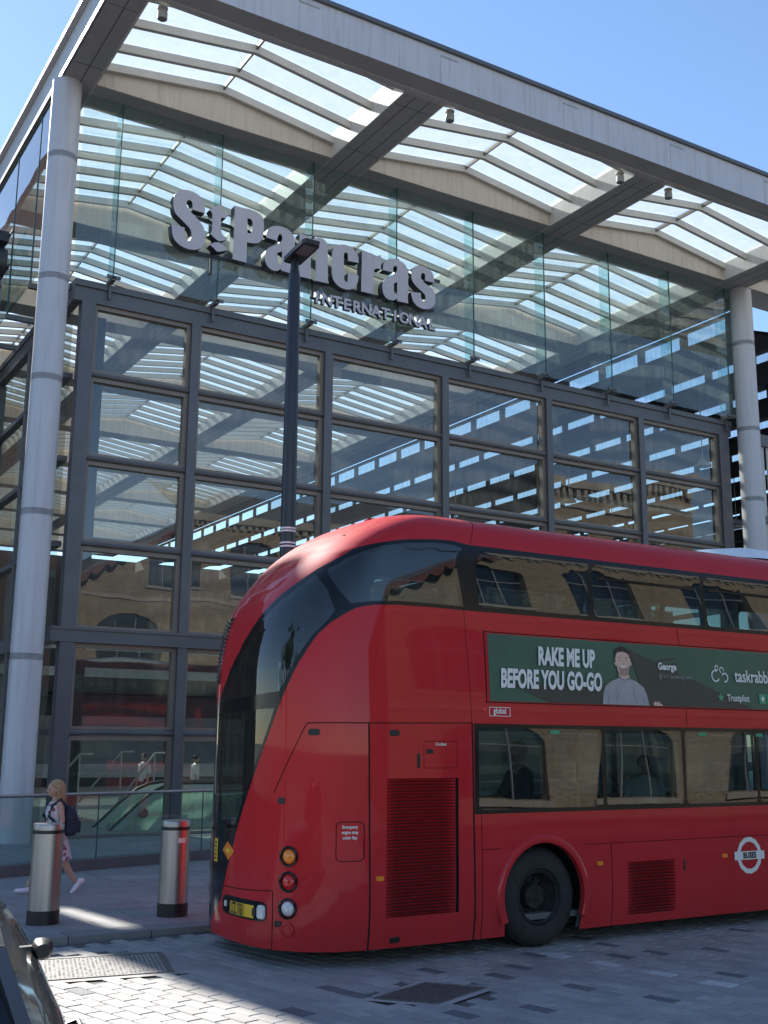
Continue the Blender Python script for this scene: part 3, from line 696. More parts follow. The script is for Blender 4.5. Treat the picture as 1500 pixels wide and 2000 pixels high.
# ---------------------------------------------------------------- sign
LETTERS={'S':([(9.313,14.706),(9.306,14.862),(9.282,14.994),(9.209,15.088),(9.069,15.163),(8.895,15.19),(8.724,15.167),(8.606,15.096),(8.521,14.96),(8.498,14.816),(8.512,14.646),(8.561,14.51),(8.674,14.417),(8.8,14.326),(8.939,14.213),(8.987,14.114),(8.992,14.004),(8.959,13.909),(8.906,13.883),(8.849,13.93),(8.827,14.011),(8.812,14.199),(8.479,14.204),(8.498,14.062),(8.522,13.933),(8.569,13.834),(8.669,13.749),(8.817,13.688),(8.988,13.675),(9.146,13.714),(9.253,13.784),(9.323,13.889),(9.336,14.029),(9.328,14.214),(9.292,14.33),(9.213,14.435),(9.109,14.532),(8.969,14.633),(8.867,14.73),(8.833,14.808),(8.847,14.9),(8.894,14.944),(8.956,14.93),(8.984,14.85),(8.99,14.713)],[]),'t':([(9.432,14.833),(9.578,14.955),(9.744,15.064),(9.746,14.879),(9.968,14.876),(9.866,14.721),(9.74,14.706),(9.741,14.511),(9.761,14.339),(9.821,14.253),(9.937,14.213),(9.863,14.144),(9.715,14.075),(9.587,14.131),(9.465,14.212),(9.506,14.273),(9.517,14.452),(9.506,14.714),(9.485,14.771)],[]),'t2':([(9.477,13.921),(9.592,14.013),(9.754,14.035),(9.955,13.903),(9.775,13.821),(9.663,13.799),(9.573,13.864)],[]),'P':([(10.088,15.117),(10.347,15.123),(10.555,15.135),(10.74,15.094),(10.849,15.006),(10.893,14.875),(10.893,14.668),(10.879,14.484),(10.817,14.352),(10.715,14.275),(10.586,14.243),(10.45,14.234),(10.45,13.688),(10.078,13.699),(10.09,14.384)],[(10.44,14.872),(10.512,14.878),(10.572,14.829),(10.583,14.691),(10.576,14.535),(10.512,14.486),(10.454,14.49)]),'a':([(10.971,14.495),(10.98,14.639),(11.016,14.739),(11.12,14.831),(11.265,14.882),(11.453,14.892),(11.617,14.843),(11.729,14.74),(11.766,14.606),(11.774,14.294),(11.761,14.031),(11.739,13.831),(11.702,13.7),(11.414,13.709),(11.406,13.752),(11.288,13.672),(11.156,13.667),(11.035,13.727),(10.966,13.838),(10.947,14.0),(10.97,14.121),(11.058,14.246),(11.201,14.346),(11.319,14.428),(11.397,14.512),(11.414,14.608),(11.378,14.683),(11.325,14.676),(11.294,14.603),(11.271,14.48)],[(11.287,14.161),(11.419,14.226),(11.415,13.883),(11.296,13.86)]),'n':([(11.898,14.835),(12.243,14.825),(12.238,14.731),(12.313,14.81),(12.451,14.865),(12.591,14.86),(12.691,14.779),(12.722,14.654),(12.742,13.674),(12.387,13.664),(12.366,14.592),(12.33,14.655),(12.261,14.631),(12.235,14.559),(12.242,13.676),(11.907,13.676)],[]),'c':([(13.635,14.633),(13.561,14.736),(13.443,14.828),(13.284,14.869),(13.112,14.846),(12.957,14.76),(12.874,14.646),(12.848,14.493),(12.849,14.096),(12.867,13.902),(12.933,13.772),(13.062,13.67),(13.233,13.63),(13.39,13.652),(13.532,13.738),(13.617,13.877),(13.644,14.017),(13.642,14.11),(13.339,14.099),(13.328,13.943),(13.322,13.862),(13.272,13.837),(13.229,13.88),(13.212,14.049),(13.204,14.514),(13.216,14.624),(13.266,14.663),(13.317,14.622),(13.327,14.437),(13.652,14.455)],[]),'r':([(13.749,14.823),(14.08,14.823),(14.082,14.674),(14.191,14.783),(14.332,14.838),(14.336,14.436),(14.21,14.433),(14.129,14.374),(14.116,14.262),(14.093,13.684),(13.735,13.677)],[]),'a2':([(14.395,14.435),(14.408,14.574),(14.467,14.698),(14.601,14.806),(14.752,14.842),(14.919,14.835),(15.072,14.775),(15.164,14.659),(15.196,14.515),(15.191,13.799),(15.207,13.666),(14.85,13.656),(14.85,13.737),(14.745,13.653),(14.595,13.64),(14.476,13.694),(14.408,13.801),(14.384,13.957),(14.413,14.099),(14.516,14.232),(14.68,14.345),(14.8,14.449),(14.845,14.555),(14.829,14.648),(14.753,14.637),(14.724,14.568),(14.717,14.443)],[(14.749,14.136),(14.847,14.2),(14.849,13.853),(14.744,13.829)]),'s':([(16.051,14.45),(16.028,14.627),(15.965,14.752),(15.816,14.828),(15.643,14.85),(15.472,14.816),(15.349,14.703),(15.295,14.552),(15.311,14.39),(15.396,14.272),(15.536,14.166),(15.675,14.087),(15.753,14.007),(15.753,13.897),(15.706,13.838),(15.652,13.847),(15.613,13.949),(15.605,14.057),(15.282,14.012),(15.321,13.856),(15.398,13.722),(15.552,13.633),(15.753,13.621),(15.924,13.679),(16.042,13.809),(16.082,13.97),(16.058,14.131),(15.988,14.255),(15.831,14.33),(15.675,14.405),(15.613,14.502),(15.628,14.617),(15.69,14.659),(15.745,14.616),(15.745,14.449)],[])}

def prism_mesh(name, outer, holes, y0, y1, mats, plane='y'):
    """outline in (x, z); front face at y0 (towards the viewer), back at y1"""
    pts, edges = [], []
    loops = [outer]+holes
    for lp in loops:
        n = len(pts); pts += [Vector((p[0], p[1])) for p in lp]; edges += [(n+i, n+(i+1) % len(lp)) for i in range(len(lp))]
    vo, eo, fo, *_ = delaunay_2d_cdt(pts, edges, [], 0, 1e-5)
    tri = []
    for f in fo:
        c = sum((vo[i] for i in f), Vector((0, 0)))/len(f)
        if inside(c.x, c.y, outer) and not any(inside(c.x, c.y, h) for h in holes): tri.append(f)
    mb = MB(); mb.add([(v.x, y0, v.y) for v in vo], tri, 0); mb.add([(v.x, y1, v.y) for v in vo], tri, 1)
    for lp in loops:
        n = len(lp); mb.add([(p[0], y0, p[1]) for p in lp]+[(p[0], y1, p[1]) for p in lp], [(i, (i+1) % n, n+(i+1) % n, n+i) for i in range(n)], 1)
    return mb.mesh(name, mats)
def smooth_loop(pts, n=3):
    """round the soft parts of a traced outline, keep the sharp corners"""
    out = []; L = len(pts)
    P = [Vector((p[0], p[1])) for p in pts]
    def sharp(i):
        a = (P[i]-P[i-1]); b = (P[(i+1) % L]-P[i]); return a.angle(b) > 0.85
    for i in range(L):
        j = (i+1) % L; p1, p2 = P[i], P[j]
        p0 = P[i-1] if not sharp(i) else p1*2-p2; p3 = P[(j+1) % L] if not sharp(j) else p2*2-p1
        for k in range(n):
            t = k/n; out.append(tuple(.5*(2*p1+(p2-p0)*t+(2*p0-5*p1+4*p2-p3)*t*t+(3*p1-p0-3*p2+p3)*t**3)))
    return out
def make_sign(loc, label, M4=None):
    r = empty('station_sign', loc); tag(r, label, 'sign')
    objs = []
    for k in ('S', 't', 't2', 'P', 'a', 'n', 'c', 'r', 'a2', 's'):
        ol, hl = LETTERS[k]
        me = prism_mesh('letter', smooth_loop(ol), [smooth_loop(hl)] if hl else [], 23.80, 24.04, [M['letter'], M['letter_side']])
        if M4 is not None: me.transform(M4)
        objs.append(link('letter', me, r))
    x = 12.34
    pitch = (16.03-12.34)/12.55
    for i, ch in enumerate("INTERNATIONAL"):
        me = text_mesh(ch, .42, extrude=.05, offset=.014, align='CENTER', mat=M['letter']); me.materials.append(M['letter_side'])
        for p in me.polygons: p.material_index = 0 if abs(p.normal.z) > .9 and p.center.z > 0 else 1
        x0 = 12.44+pitch*i
        T = Matrix.Translation((x0, 23.85, 13.085)) @ Matrix.Rotation(math.pi/2, 4, 'X'); me.transform(T)
        if M4 is not None: me.transform(M4)
        link('small_letter', me, r)
    mb = MB(); mb.box(9.2, 16.2, 24.04, 24.08, 13.72, 13.80); mb.box(9.0, 16.4, 24.04, 24.08, 14.62, 14.70); mb.box(12.3, 16.05, 23.91, 23.95, 13.2, 13.26)
    for xx in (9.6, 12.4, 15.0): mb.box(xx, xx+.06, 24.05, 24.11, 13.3, 15.0)
    me = mb.mesh('sign_rail', M['letter_side'])
    if M4 is not None: me.transform(M4)
    link('sign_rail', me, r)
make_sign((12.6, 24.1, 14.2), 'large grey station name lettering with dark returns on the front glass')
# the same lettering on the left flank reads towards the corner
Mside = Matrix(((0, 1, 0, 5.30-23.80), (-1, 0, 0, 43.6), (0, 0, 1, .05), (0, 0, 0, 1)))
make_sign((5.9, 30.5, 14.0), 'station name lettering on the left side glass, seen edge on beside the column', Mside)

# ---------------------------------------------------------------- things inside the hall
def escalator(x, y, label):
    r = empty('escalator', (x, y, 0)); tag(r, label, 'escalator', 'escalators behind the front glass')
    top = [(-3.6, -1.75), (-2.2, -.72), (-1.25, .05), (-.55, .68), (-.25, .90), (.05, 1.02), (.45, 1.07), (3.2, 1.07)]
    low = [(3.2, .05), (.4, .05), (-.3, -.35), (-1.6, -1.45), (-3.6, -2.9)]
    for yy in (y, y+1.25):
        poly = [(x+a, b) for a, b in top]+[(x+a, b) for a, b in low]
        n = len(poly); mb = MB(); mb.add([(p[0], yy-.03, p[1]) for p in poly]+[(p[0], yy+.03, p[1]) for p in poly], [tuple(range(n)), tuple(range(2*n-1, n-1, -1))]+[(i, (i+1) % n, n+(i+1) % n, n+i) for i in range(n)])
        mb.build('side_panel', M['escal_glass'], r)
        mb = MB(); mb.tube([(x+a, yy, b+.03) for a, b in top], .045, 8); mb.build('handrail', M['black'], r, True)
        mb = MB()
        for (a, b), (c, d) in zip(top, top[1:]): mb.bar((x+a, yy, b-.09), (x+c, yy, d-.09), .10, .16)
        mb.build('handrail_guide', M['escal'], r)
        mb = MB(); mb.add([(x-.1, yy-.04, .35), (x+.6, yy-.04, .35), (x+.6, yy-.04, -.1), (x-1.3, yy-.04, -.9)], [(0, 1, 2, 3)]); mb.build('skirt_panel', M['escal'], r)
    mb = MB(); mb.lathe([(.0, .0), (.10, .0), (.12, .02), (.12, .06)], (0, 0, 0), 16)
    me = mb.mesh('speed_dial', M['steel']); me.transform(Matrix.Translation((x-.55, y-.04, .42)) @ Matrix.Rotation(math.pi/2, 4, 'X')); link('speed_dial', me, r)
    mb = MB()
    for k in range(14):
        a = x-3.3+.4*k*.8; z = max(-1.9, min(.05, .05+(a-x-.3)*.62)); mb.box(a, a+.34, y+.06, y+1.19, z-.2, z)
    mb.build('steps', M['steel'], r)
escalator(9.95, 26.4, 'escalator with pale side panels behind the glass, left of the first full mullion')
escalator(11.65, 26.9, 'escalator with pale side panels partly hidden by the back of the bus')
def stair_rail():
    r = empty('stair_rail', (9, 29, 0)); tag(r, 'thin bright diagonal stair handrails behind the glass left of the escalators', 'handrail')
    for (x0, z0, x1, z1, y) in ((7.9, .95, 8.6, 1.75, 29), (9.2, -.3, 10.75, 1.78, 29.4), (9.0, .5, 10.1, 1.8, 30.2)):
        mb = MB(); mb.tube([(x0, y, z0), (x1, y, z1), (x1+.35, y, z1)], .03, 8); mb.tube([(x1, y, z1), (x1, y, .03)], .02, 6); mb.build('rail_tube', M['inox'], r, True)
stair_rail()

# ---------------------------------------------------------------- glass balustrade on the pavement
bal = empty('glass_balustrade', (6.2, 18.65, PZ)); tag(bal, 'low glass balustrade with steel handrail on a dark plinth along the pavement', 'balustrade')
A, B = Vector((4.273, 18.128, 0)), Vector((8.164, 19.203, 0)); D = (B-A).normalized(); Pn = Vector((-D.y, D.x, 0))
def bp(s, off=0, z=0): p = A+D*s+Pn*off; return (p.x, p.y, z)
s0, s1 = -6.0, 16.0
mb = MB(); mb.bar(bp(s0, .10, PZ+.08), bp(s1, .10, PZ+.08), .30, .17); mb.build('plinth', M['steel'], bal)
mb = MB(); mb.tube([bp(s0, .1, 1.25), bp(s1, .1, 1.22)], .027, 10); mb.build('handrail', M['inox'], bal, True)
JT = 1.72
k = -3
while JT+2.15*k < s1:
    a = max(s0, JT+2.15*k); b = min(s1, JT+2.15*(k+1))
    if b > a:
        MB().add([bp(a+.012, .1, PZ+.15), bp(b-.012, .1, PZ+.15), bp(b-.012, .1, 1.235), bp(a+.012, .1, 1.235)], [(0, 1, 2, 3)]).build('glass_pane', M['glass_rail'], bal)
        mb = MB(); mb.bar(bp(b, .1, PZ+.165), bp(b, .1, 1.215), .016, .016, up=(1, 0, 0)); mb.build('pane_edge', M['glass_edge'], bal)
    k += 1
# ---------------------------------------------------------------- street lamp
LX, LY = 6.93, 14.0
lamp = empty('street_lamp', (LX, LY, PZ)); tag(lamp, 'tall black street lamp post with a flat square head behind the bus', 'street lamp')
mb = MB(); mb.lathe([(.135, PZ), (.135, .9), (.125, .95), (.112, 4.6), (.088, 8.85), (.062, 9.02), (.06, 9.2)], (LX, LY, 0), 24); mb.build('pole', M['lamp'], lamp, True)
for z in (4.80, 4.85, 5.02, 5.06):
    mb = MB(); mb.lathe([(.112, z-.012), (.116, z-.012), (.116, z+.012), (.112, z+.012)], (LX, LY, 0), 24); mb.build('reflective_band', M['white'], lamp, True)
mb = MB()
hv = [(-.12, .12), (-.14, .07), (-.14, -.50), (-.11, -.56), (.11, -.56), (.14, -.50), (.14, .07), (.12, .12)]
n = 8; z0, z1 = 9.14, 9.20
mb.add([(LX+a, LY+b, z0-(b)*.08) for a, b in hv]+[(LX+a*1.04, LY+b*1.03, z1-b*.08) for a, b in hv], [tuple(range(n)), tuple(range(2*n-1, n-1, -1))]+[(i, (i+1) % n, n+(i+1) % n, n+i) for i in range(n)])
mb.build('lamp_head', M['lamp'], lamp)
mb = MB(); mb.add([(LX-.10, LY-.20, z0+.013), (LX+.10, LY-.20, z0+.013), (LX+.10, LY-.50, z0+.037), (LX-.10, LY-.50, z0+.037)], [(0, 1, 2, 3)]); mb.build('lamp_glass', M['lens'], lamp)
# ---------------------------------------------------------------- bollards
def bollard(x, y, label, sticker):
    r = empty('bollard', (x, y, PZ)); tag(r, label, 'bollard', 'stainless bollards along the kerb')
    mb = MB(); mb.lathe([(.182, PZ), (.182, .20), (.176, .205)], (x, y, 0), 32); mb.build('base_collar', M['black'], r, True)
    mb = MB(); mb.lathe([(.175, .20), (.175, 1.045)], (x, y, 0), 48); mb.build('shaft', M['inox'], r, True)
    mb = MB(); mb.lathe([(.170, 1.045), (.170, 1.085)], (x, y, 0), 32); mb.build('dark_ring', M['black'], r, True)
    mb = MB(); mb.lathe([(.175, 1.085), (.177, 1.14), (.170, 1.155), (.0, 1.165)], (x, y, 0), 32); mb.build('cap', M['inox'], r, True)
    if sticker:
        mb = MB()
        for i in range(4):
            t0, t1 = [math.radians(-100+8*j) for j in (i, i+1)]
            mb.add([(x+.178*math.cos(t), y+.178*math.sin(t), z) for t, z in ((t0, .90), (t1, .90), (t1, .96), (t0, .96))], [(0, 1, 2, 3)])
        mb.build('sticker', M['print_white'], r)
bollard(3.68, 13.46, 'stainless bollard with a sunlit cap, in front of the walking woman', False)
bollard(5.185, 13.33, 'stainless bollard with a small white sticker, beside the back of the bus', True)
# ================================================================== the bus
YSIDE, HWB = 9.65, 1.29
YC, XFR, TT0, NSE, CS = YSIDE+HWB, 16.6, 6.0, 2.6, 1.6
LSD = XFR-TT0
PROF = np.array([(.05,.155),(.012,.40),(0,.7),(0,1.4),(0,2.1),(.015,2.6),(.045,3.1),(.085,3.55),(.13,3.95),(.165,4.2),(.2,4.33),(.27,4.45),(.38,4.54),(.6,4.605),(.9,4.63),(1.285,4.635)])
def cat_rom(P, n):
    Q = np.vstack([2*P[0]-P[1], P, 2*P[-1]-P[-2]]); out = []
    for i in range(1, len(Q)-2):
        t = np.linspace(0, 1, n, endpoint=False)[:, None]; a, b, c, d = Q[i-1], Q[i], Q[i+1], Q[i+2]
        out.append(.5*(2*b+(c-a)*t+(2*a-5*b+4*c-d)*t*t+(3*b-a-3*c+d)*t**3))
    return np.vstack(out+[P[-1:]])
PF = cat_rom(PROF, 12); PV = np.r_[0, np.cumsum(np.hypot(*np.diff(PF, axis=0).T))]; VM = float(PV[-1])
UPS=[(2.485,4.09),(2.235,4.116),(2.009,4.109),(1.709,4.073),(1.486,4.019),(1.235,3.97),(1.049,3.926),(0.921,3.845),(0.668,3.713),(0.502,3.579),(0.357,3.448),(0.236,3.292),(0.137,3.128),(0.045,2.965),(-0.017,2.791),(-0.11,2.591),(-0.251,2.412),(-0.487,2.28)]
LOWS=[(2.602,3.345),(2.094,3.351),(1.687,3.347),(1.501,3.33),(1.398,3.309),(1.305,3.277),(1.238,3.235),(1.083,3.128),(0.957,3.005),(0.857,2.851),(0.771,2.711),(0.691,2.563),(0.608,2.39),(0.522,2.197),(0.461,2.047),(0.36,1.811),(0.253,1.564),(0.147,1.293),(0.072,1.072),(0.018,0.848),(-0.02,0.617),(-0.069,0.371),(-0.162,0.248),(-0.309,0.114)]
P1=[(0.694,3.659),(0.551,3.521),(0.41,3.386),(0.287,3.243),(0.186,3.084),(0.087,2.916),(0.002,2.744),(-0.069,2.536),(-0.167,2.379),(0.163,2.404),(0.565,2.444),(0.634,2.554),(0.72,2.715),(0.807,2.857),(0.914,3.011),(1.048,3.152),(1.112,3.258),(0.965,3.469)]
P2=[(0.816,3.699),(0.959,3.779),(1.119,3.857),(1.362,3.929),(1.539,3.979),(1.756,4.032),(2.056,4.067),(2.269,4.072),(2.455,4.046),(2.531,3.385),(2.103,3.393),(1.689,3.388),(1.5,3.37),(1.365,3.347),(1.267,3.332)]
P3=[(-0.338,2.227),(0.14,2.259),(0.514,2.278),(0.444,2.092),(0.342,1.851),(0.231,1.598),(0.125,1.332),(0.065,1.156),(0.021,1.07),(-0.109,1.029),(-0.25,1.077)]
U1=[(0.0,4.84),(0.135,4.84),(0.27,4.84),(0.404,4.84),(0.539,4.84),(0.674,4.84),(0.809,4.84),(0.943,4.84),(1.078,4.84),(1.213,4.84),(1.348,4.84),(1.482,4.84),(1.617,4.84),(1.752,4.84),(1.887,4.84),(2.021,4.84),(2.156,4.84),(2.291,4.84),(2.426,4.84),(2.561,4.841),(2.695,4.844),(2.83,4.853),(2.965,4.869),(3.1,4.894),(3.234,4.934),(3.369,4.994),(3.504,5.078),(3.639,5.181),(3.773,5.299),(3.908,5.432),(4.043,5.581),(4.178,5.754),(4.312,5.957),(4.447,6.172),(4.582,6.342),(4.717,6.426),(4.852,6.442),(4.986,6.436),(5.121,6.428),(5.256,6.424),(5.391,6.422)]

U1 = np.array(U1)
def S(sg, v):
    """body surface: sg runs round the plan from the middle of the tail (>0 off side, <0 near side), v up the side and over the roof"""
    sg = np.asarray(sg, float); v = np.asarray(v, float); sg, v = np.broadcast_arrays(sg, v)
    side = np.where(sg >= 0, 1, -1); a = np.abs(sg)
    ins, z = np.interp(v, PV, PF[:, 0]), np.interp(v, PV, PF[:, 1]); hw = HWB-ins
    u0 = np.interp(v, U1[:, 0], U1[:, 1]); T = np.maximum(TT0, u0+.55)
    th = np.clip(1-a/CS, 0, 1)*np.pi/2
    xr = T-(T-u0)*np.sin(th)**(2/NSE); wr = hw*np.cos(th)**(2/NSE)
    xs = T+np.clip(a-CS, 0, LSD)*(XFR-T)/LSD
    tf = np.clip((a-CS-LSD)/CS, 0, 1)*np.pi/2
    fx = .75-.30*np.clip((z-1.1)/3.5, 0, 1)**2-.33*np.clip((v-4.3)/1.3, 0, 1)
    xf = XFR+fx*np.sin(tf)**(2/NSE); wf = hw*np.cos(tf)**(2/NSE)
    X = np.where(a < CS, xr, np.where(a < CS+LSD, xs, xf)); w_ = np.where(a < CS, wr, np.where(a < CS+LSD, hw, wf))
    return np.stack([X, YC-side*w_, z], -1)
def NR(sg, v):
    e = 2e-3; sg = np.asarray(sg, float); v = np.asarray(v, float)
    a = S(sg+e, v)-S(sg-e, v); b = S(sg, np.minimum(v+e, VM))-S(sg, np.maximum(v-e, 0))
    n = np.cross(a, b); n /= np.linalg.norm(n, axis=-1, keepdims=True)+1e-12
    P = S(sg, v); c = np.stack([P[..., 0]*0+np.clip(P[..., 0], 7, 15.5), P[..., 1]*0+YC, np.minimum(P[..., 2], 3.5)], -1)
    return np.where(((P-c)*n).sum(-1, keepdims=True) < 0, -n, n)
def at_x(x): return CS+(x-TT0)           # off-side sigma of a world X
SMAX = CS*2+LSD
ARX = [7.90, 13.75]; ARV, ARR = .375, .545
def rect(s0, s1, v0, v1): return [(s0, v0), (s1, v0), (s1, v1), (s0, v1)]
def rrect(s0, s1, v0, v1, r=.05, n=3):
    out = []
    for cx, cz, a0 in ((s1-r, v0+r, -90), (s1-r, v1-r, 0), (s0+r, v1-r, 90), (s0+r, v0+r, 180)):
        for k in range(n+1):
            t = math.radians(a0+90*k/n); out.append((cx+r*math.cos(t), cz+r*math.sin(t)))
    return out
def strip(pts, w_):
    """thin band along a polyline in (sigma, v)"""
    L, R = [], []
    P = [Vector(p) for p in pts]
    for i, p in enumerate(P):
        d = (P[min(i+1, len(P)-1)]-P[max(i-1, 0)]).normalized(); nn = Vector((-d.y, d.x))*w_/2
        L.append(tuple(p+nn)); R.append(tuple(p-nn))
    return L+R[::-1]
def densify(poly, st=.12):
    out = []
    for i in range(len(poly)):
        a, b = Vector(poly[i]), Vector(poly[(i+1) % len(poly)]); m = max(1, int((b-a).length/st))
        out += [tuple(a+(b-a)*k/m) for k in range(m)]
    return out
ZN = []      # (key, polygon); later ones win
BT, BB = 4.087, 3.347
black = list(reversed(UPS)) + [(at_x(9), BT), (SMAX-.02, BT), (SMAX-.02, BB), (at_x(9), BB)] + LOWS + [(-.315, .03), (-1.35, .03), (-1.35, 2.28)]
ZN.append(('black', black))
ZN.append(('black', [(-1.75, BT-.02), (-SMAX+.02, BT), (-SMAX+.02, BB), (-1.75, BB)]))
ZN.append(('black', rect(at_x(7.0), at_x(15.9), 1.232, 2.153)))
ZN.append(('black', rect(-at_x(15.9), -at_x(6.6), 1.232, 2.153)))
ZN.append(('black', rect(CS+LSD+.25, SMAX-.02, .95, 2.2))); ZN.append(('black', rect(-SMAX+.02, -CS-LSD-.25, .95, 2.2)))
ZN.append(('black', rect(-at_x(16.4), -at_x(15.1), .10, 2.153))); ZN.append(('black', rect(-at_x(11.7), -at_x(10.4), .10, 2.153)))
panes = []
def pane(poly): k = 'pane%d' % len(panes); panes.append(k); ZN.append((k, poly))
pane(P1); pane(P2); pane(P3); pane(rrect(-1.28, -.42, 1.08, 2.2)); pane(rrect(-1.28, -.42, .2, .9))
UX = [7.10, 8.76, 10.62, 12.2, 13.8, 15.3, 16.5]
for a, b in zip(UX, UX[1:]):
    pane(rrect(at_x(a)+.035, at_x(b)-.035, BB+.05, BT-.06)); pane(rrect(-at_x(b)+.035, -at_x(a)-.035, BB+.05, BT-.06))
LX_ = [7.03, 8.79, 10.04, 11.30, 12.7, 14.3, 15.85]
for a, b in zip(LX_, LX_[1:]):
    pane(rrect(at_x(a)+.025, at_x(b)-.025, 1.275, 2.11)); pane(rrect(-at_x(b)+.025, -at_x(a)-.025, 1.275, 2.11))
for sgn in (1, -1):
    a, b = CS+LSD+.35, SMAX-.05
    pane(rect(*sorted((sgn*a, sgn*b)), 1.0, 2.15)); pane(rect(*sorted((sgn*(CS+LSD+.1), sgn*b)), BB+.05, BT-.05))
SEAMS = [
 ([(1.47, 0), (1.445, 2.135)], .014), ([(.875, 2.133), (1.445, 2.139), (2.575, 2.157)], .012), ([(2.575, 2.157), (2.60, 0)], .022),
 ([(2.685, 1.225), (2.69, 0)], .008), ([(2.575, 2.165), (2.53, 3.335)], .006),
 ([(.875, 2.133), (.83, 2.055), (.576, 1.55), (.53, 1.455)], .010), ([(-.05, .505), (.25, .52), (.545, .542)], .010), ([(.545, .545), (.568, 0)], .010),
 ([(2.69, .879), (2.92, .879)], .007), ([(4.06, .879), (11.0, .879)], .007), ([(4.455, .87), (4.46, 0)], .010),
 ([(1.99, 4.62), (2.35, 4.28), (2.5, 4.105)], .006), ([(5.70, 3.335), (5.705, 3.13)], .009), ([(5.72, 2.36), (5.72, 2.16)], .009),
 ([(2.775, 3.15), (2.775, 2.37)], .016), ([(2.78, 2.378), (11.6, 2.378)], .012), ([(2.78, 3.13), (11.6, 3.13)], .012)]
def frame_seam(r_, w_):
    for i in range(len(r_)): SEAMS.append(([r_[i], r_[(i+1) % len(r_)]], w_))
frame_seam(rrect(1.172, 1.415, .83, 1.195, .04, 2), .009); frame_seam(rect(1.971, 2.38, 1.70, 1.965), .005)
for sp_, w_ in SEAMS: ZN.append(('seam', strip(sp_, w_)))
for sgn in (1, -1):
    for ax in ARX:
        c = at_x(ax); arc = [(c+ARR*math.cos(math.radians(a)), ARV+ARR*math.sin(math.radians(a))) for a in range(-8, 189, 8)]
        poly = [(c+.50, -.001)]+arc+[(c-.50, -.001)]
        ZN.append(('hole', [(sgn*a, b) for a, b in poly]))
GR1 = (1.575, 2.395, .29, 1.60); GR2 = (4.69, 5.42, .10, .665)
ZN.append(('hole', rect(*GR1))); ZN.append(('hole', rect(*GR2)))

pts, edges = [], []
outer = [(-SMAX, 0), (SMAX, 0), (SMAX, VM), (-SMAX, VM)]
def addloop(lp):
    n = len(pts); pts.extend(Vector((min(max(p[0], -SMAX), SMAX), min(max(p[1], 0), VM))) for p in lp); edges.extend((n+i, n+(i+1) % len(lp)) for i in range(len(lp)))
addloop(densify(outer, .3))
for k, poly in ZN: addloop(densify(poly, .09))
gs = list(np.linspace(-CS-.1, CS+.1, 60))+[CS+.1+.4*k for k in range(1, 27)]+[-(CS+.1+.4*k) for k in range(1, 27)]
gs += [s*(CS+LSD+k*.1) for k in range(0, 16) for s in (1, -1)]
gv = sorted(set(list(np.linspace(.08, 2.4, 20))+list(np.linspace(2.45, 5.38, 46))))
for s in gs:
    for v in gv: pts.append(Vector((s+.0007*math.sin(7*v), v+.0007*math.cos(5*s))))
vo, eo, fo, *_ = delaunay_2d_cdt(pts, edges, [], 0, 1e-5)
VO = np.array([(v.x, v.y) for v in vo]); FO = np.array([f for f in fo if len(f) == 3])
CE = VO[FO].mean(1)
def in_poly(C, poly):
    r = np.zeros(len(C), bool); P = np.array(poly)
    for i in range(len(P)):
        (x1, y1), (x2, y2) = P[i], P[i-1]
        if y1 == y2: continue
        m = ((y1 > C[:, 1]) != (y2 > C[:, 1])) & (C[:, 0] < (x2-x1)*(C[:, 1]-y1)/(y2-y1)+x1); r ^= m
    return r
KEY = np.full(len(FO), 'red', dtype='<U10')
for k, poly in ZN:
    lo, hi = np.min(poly, 0), np.max(poly, 0)
    cand = np.where((CE[:, 0] >= lo[0]) & (CE[:, 0] <= hi[0]) & (CE[:, 1] >= lo[1]) & (CE[:, 1] <= hi[1]))[0]
    if len(cand): KEY[cand[in_poly(CE[cand], poly)]] = k
PW = S(VO[:, 0], VO[:, 1]); NW = NR(VO[:, 0], VO[:, 1])
def zone_mesh(name, mask, mat, off=0.0, flip=False):
    F = FO[mask]; idx = np.unique(F); mp = -np.ones(len(VO), int); mp[idx] = np.arange(len(idx))
    V = PW[idx]+NW[idx]*off; F = mp[F]; nn = NW[idx]
    fn = np.cross(V[F[:, 1]]-V[F[:, 0]], V[F[:, 2]]-V[F[:, 0]]); wrong = (fn*nn[F[:, 0]]).sum(1) < 0
    F[wrong] = F[wrong][:, ::-1]
    me = bpy.data.meshes.new(name); me.from_pydata(V.tolist(), [], F.tolist()); me.materials.append(mat)
    me.polygons.foreach_set('use_smooth', [True]*len(F)); me.normals_split_custom_set_from_vertices(nn.tolist()); return me
bus = empty('double_decker_bus', (10.9, YC, 0)); tag(bus, 'red double decker bus with a curved glazed staircase and a long green advert', 'bus')
body = link('body', zone_mesh('body', KEY == 'red', M['red']), bus)
link('window_surround', zone_mesh('window_surround', KEY == 'black', M['bustrim'], .001), bus)
link('panel_gap', zone_mesh('panel_gap', KEY == 'seam', M['seam'], -.008), body)
link('body_lining', zone_mesh('body_lining', (KEY == 'red') | (KEY == 'black') | (KEY == 'seam'), M['liner'], -.06), bus)
for k in panes:
    if (KEY == k).any(): link('window_pane', zone_mesh('window_pane', KEY == k, M['glass_bus'], .0), bus)
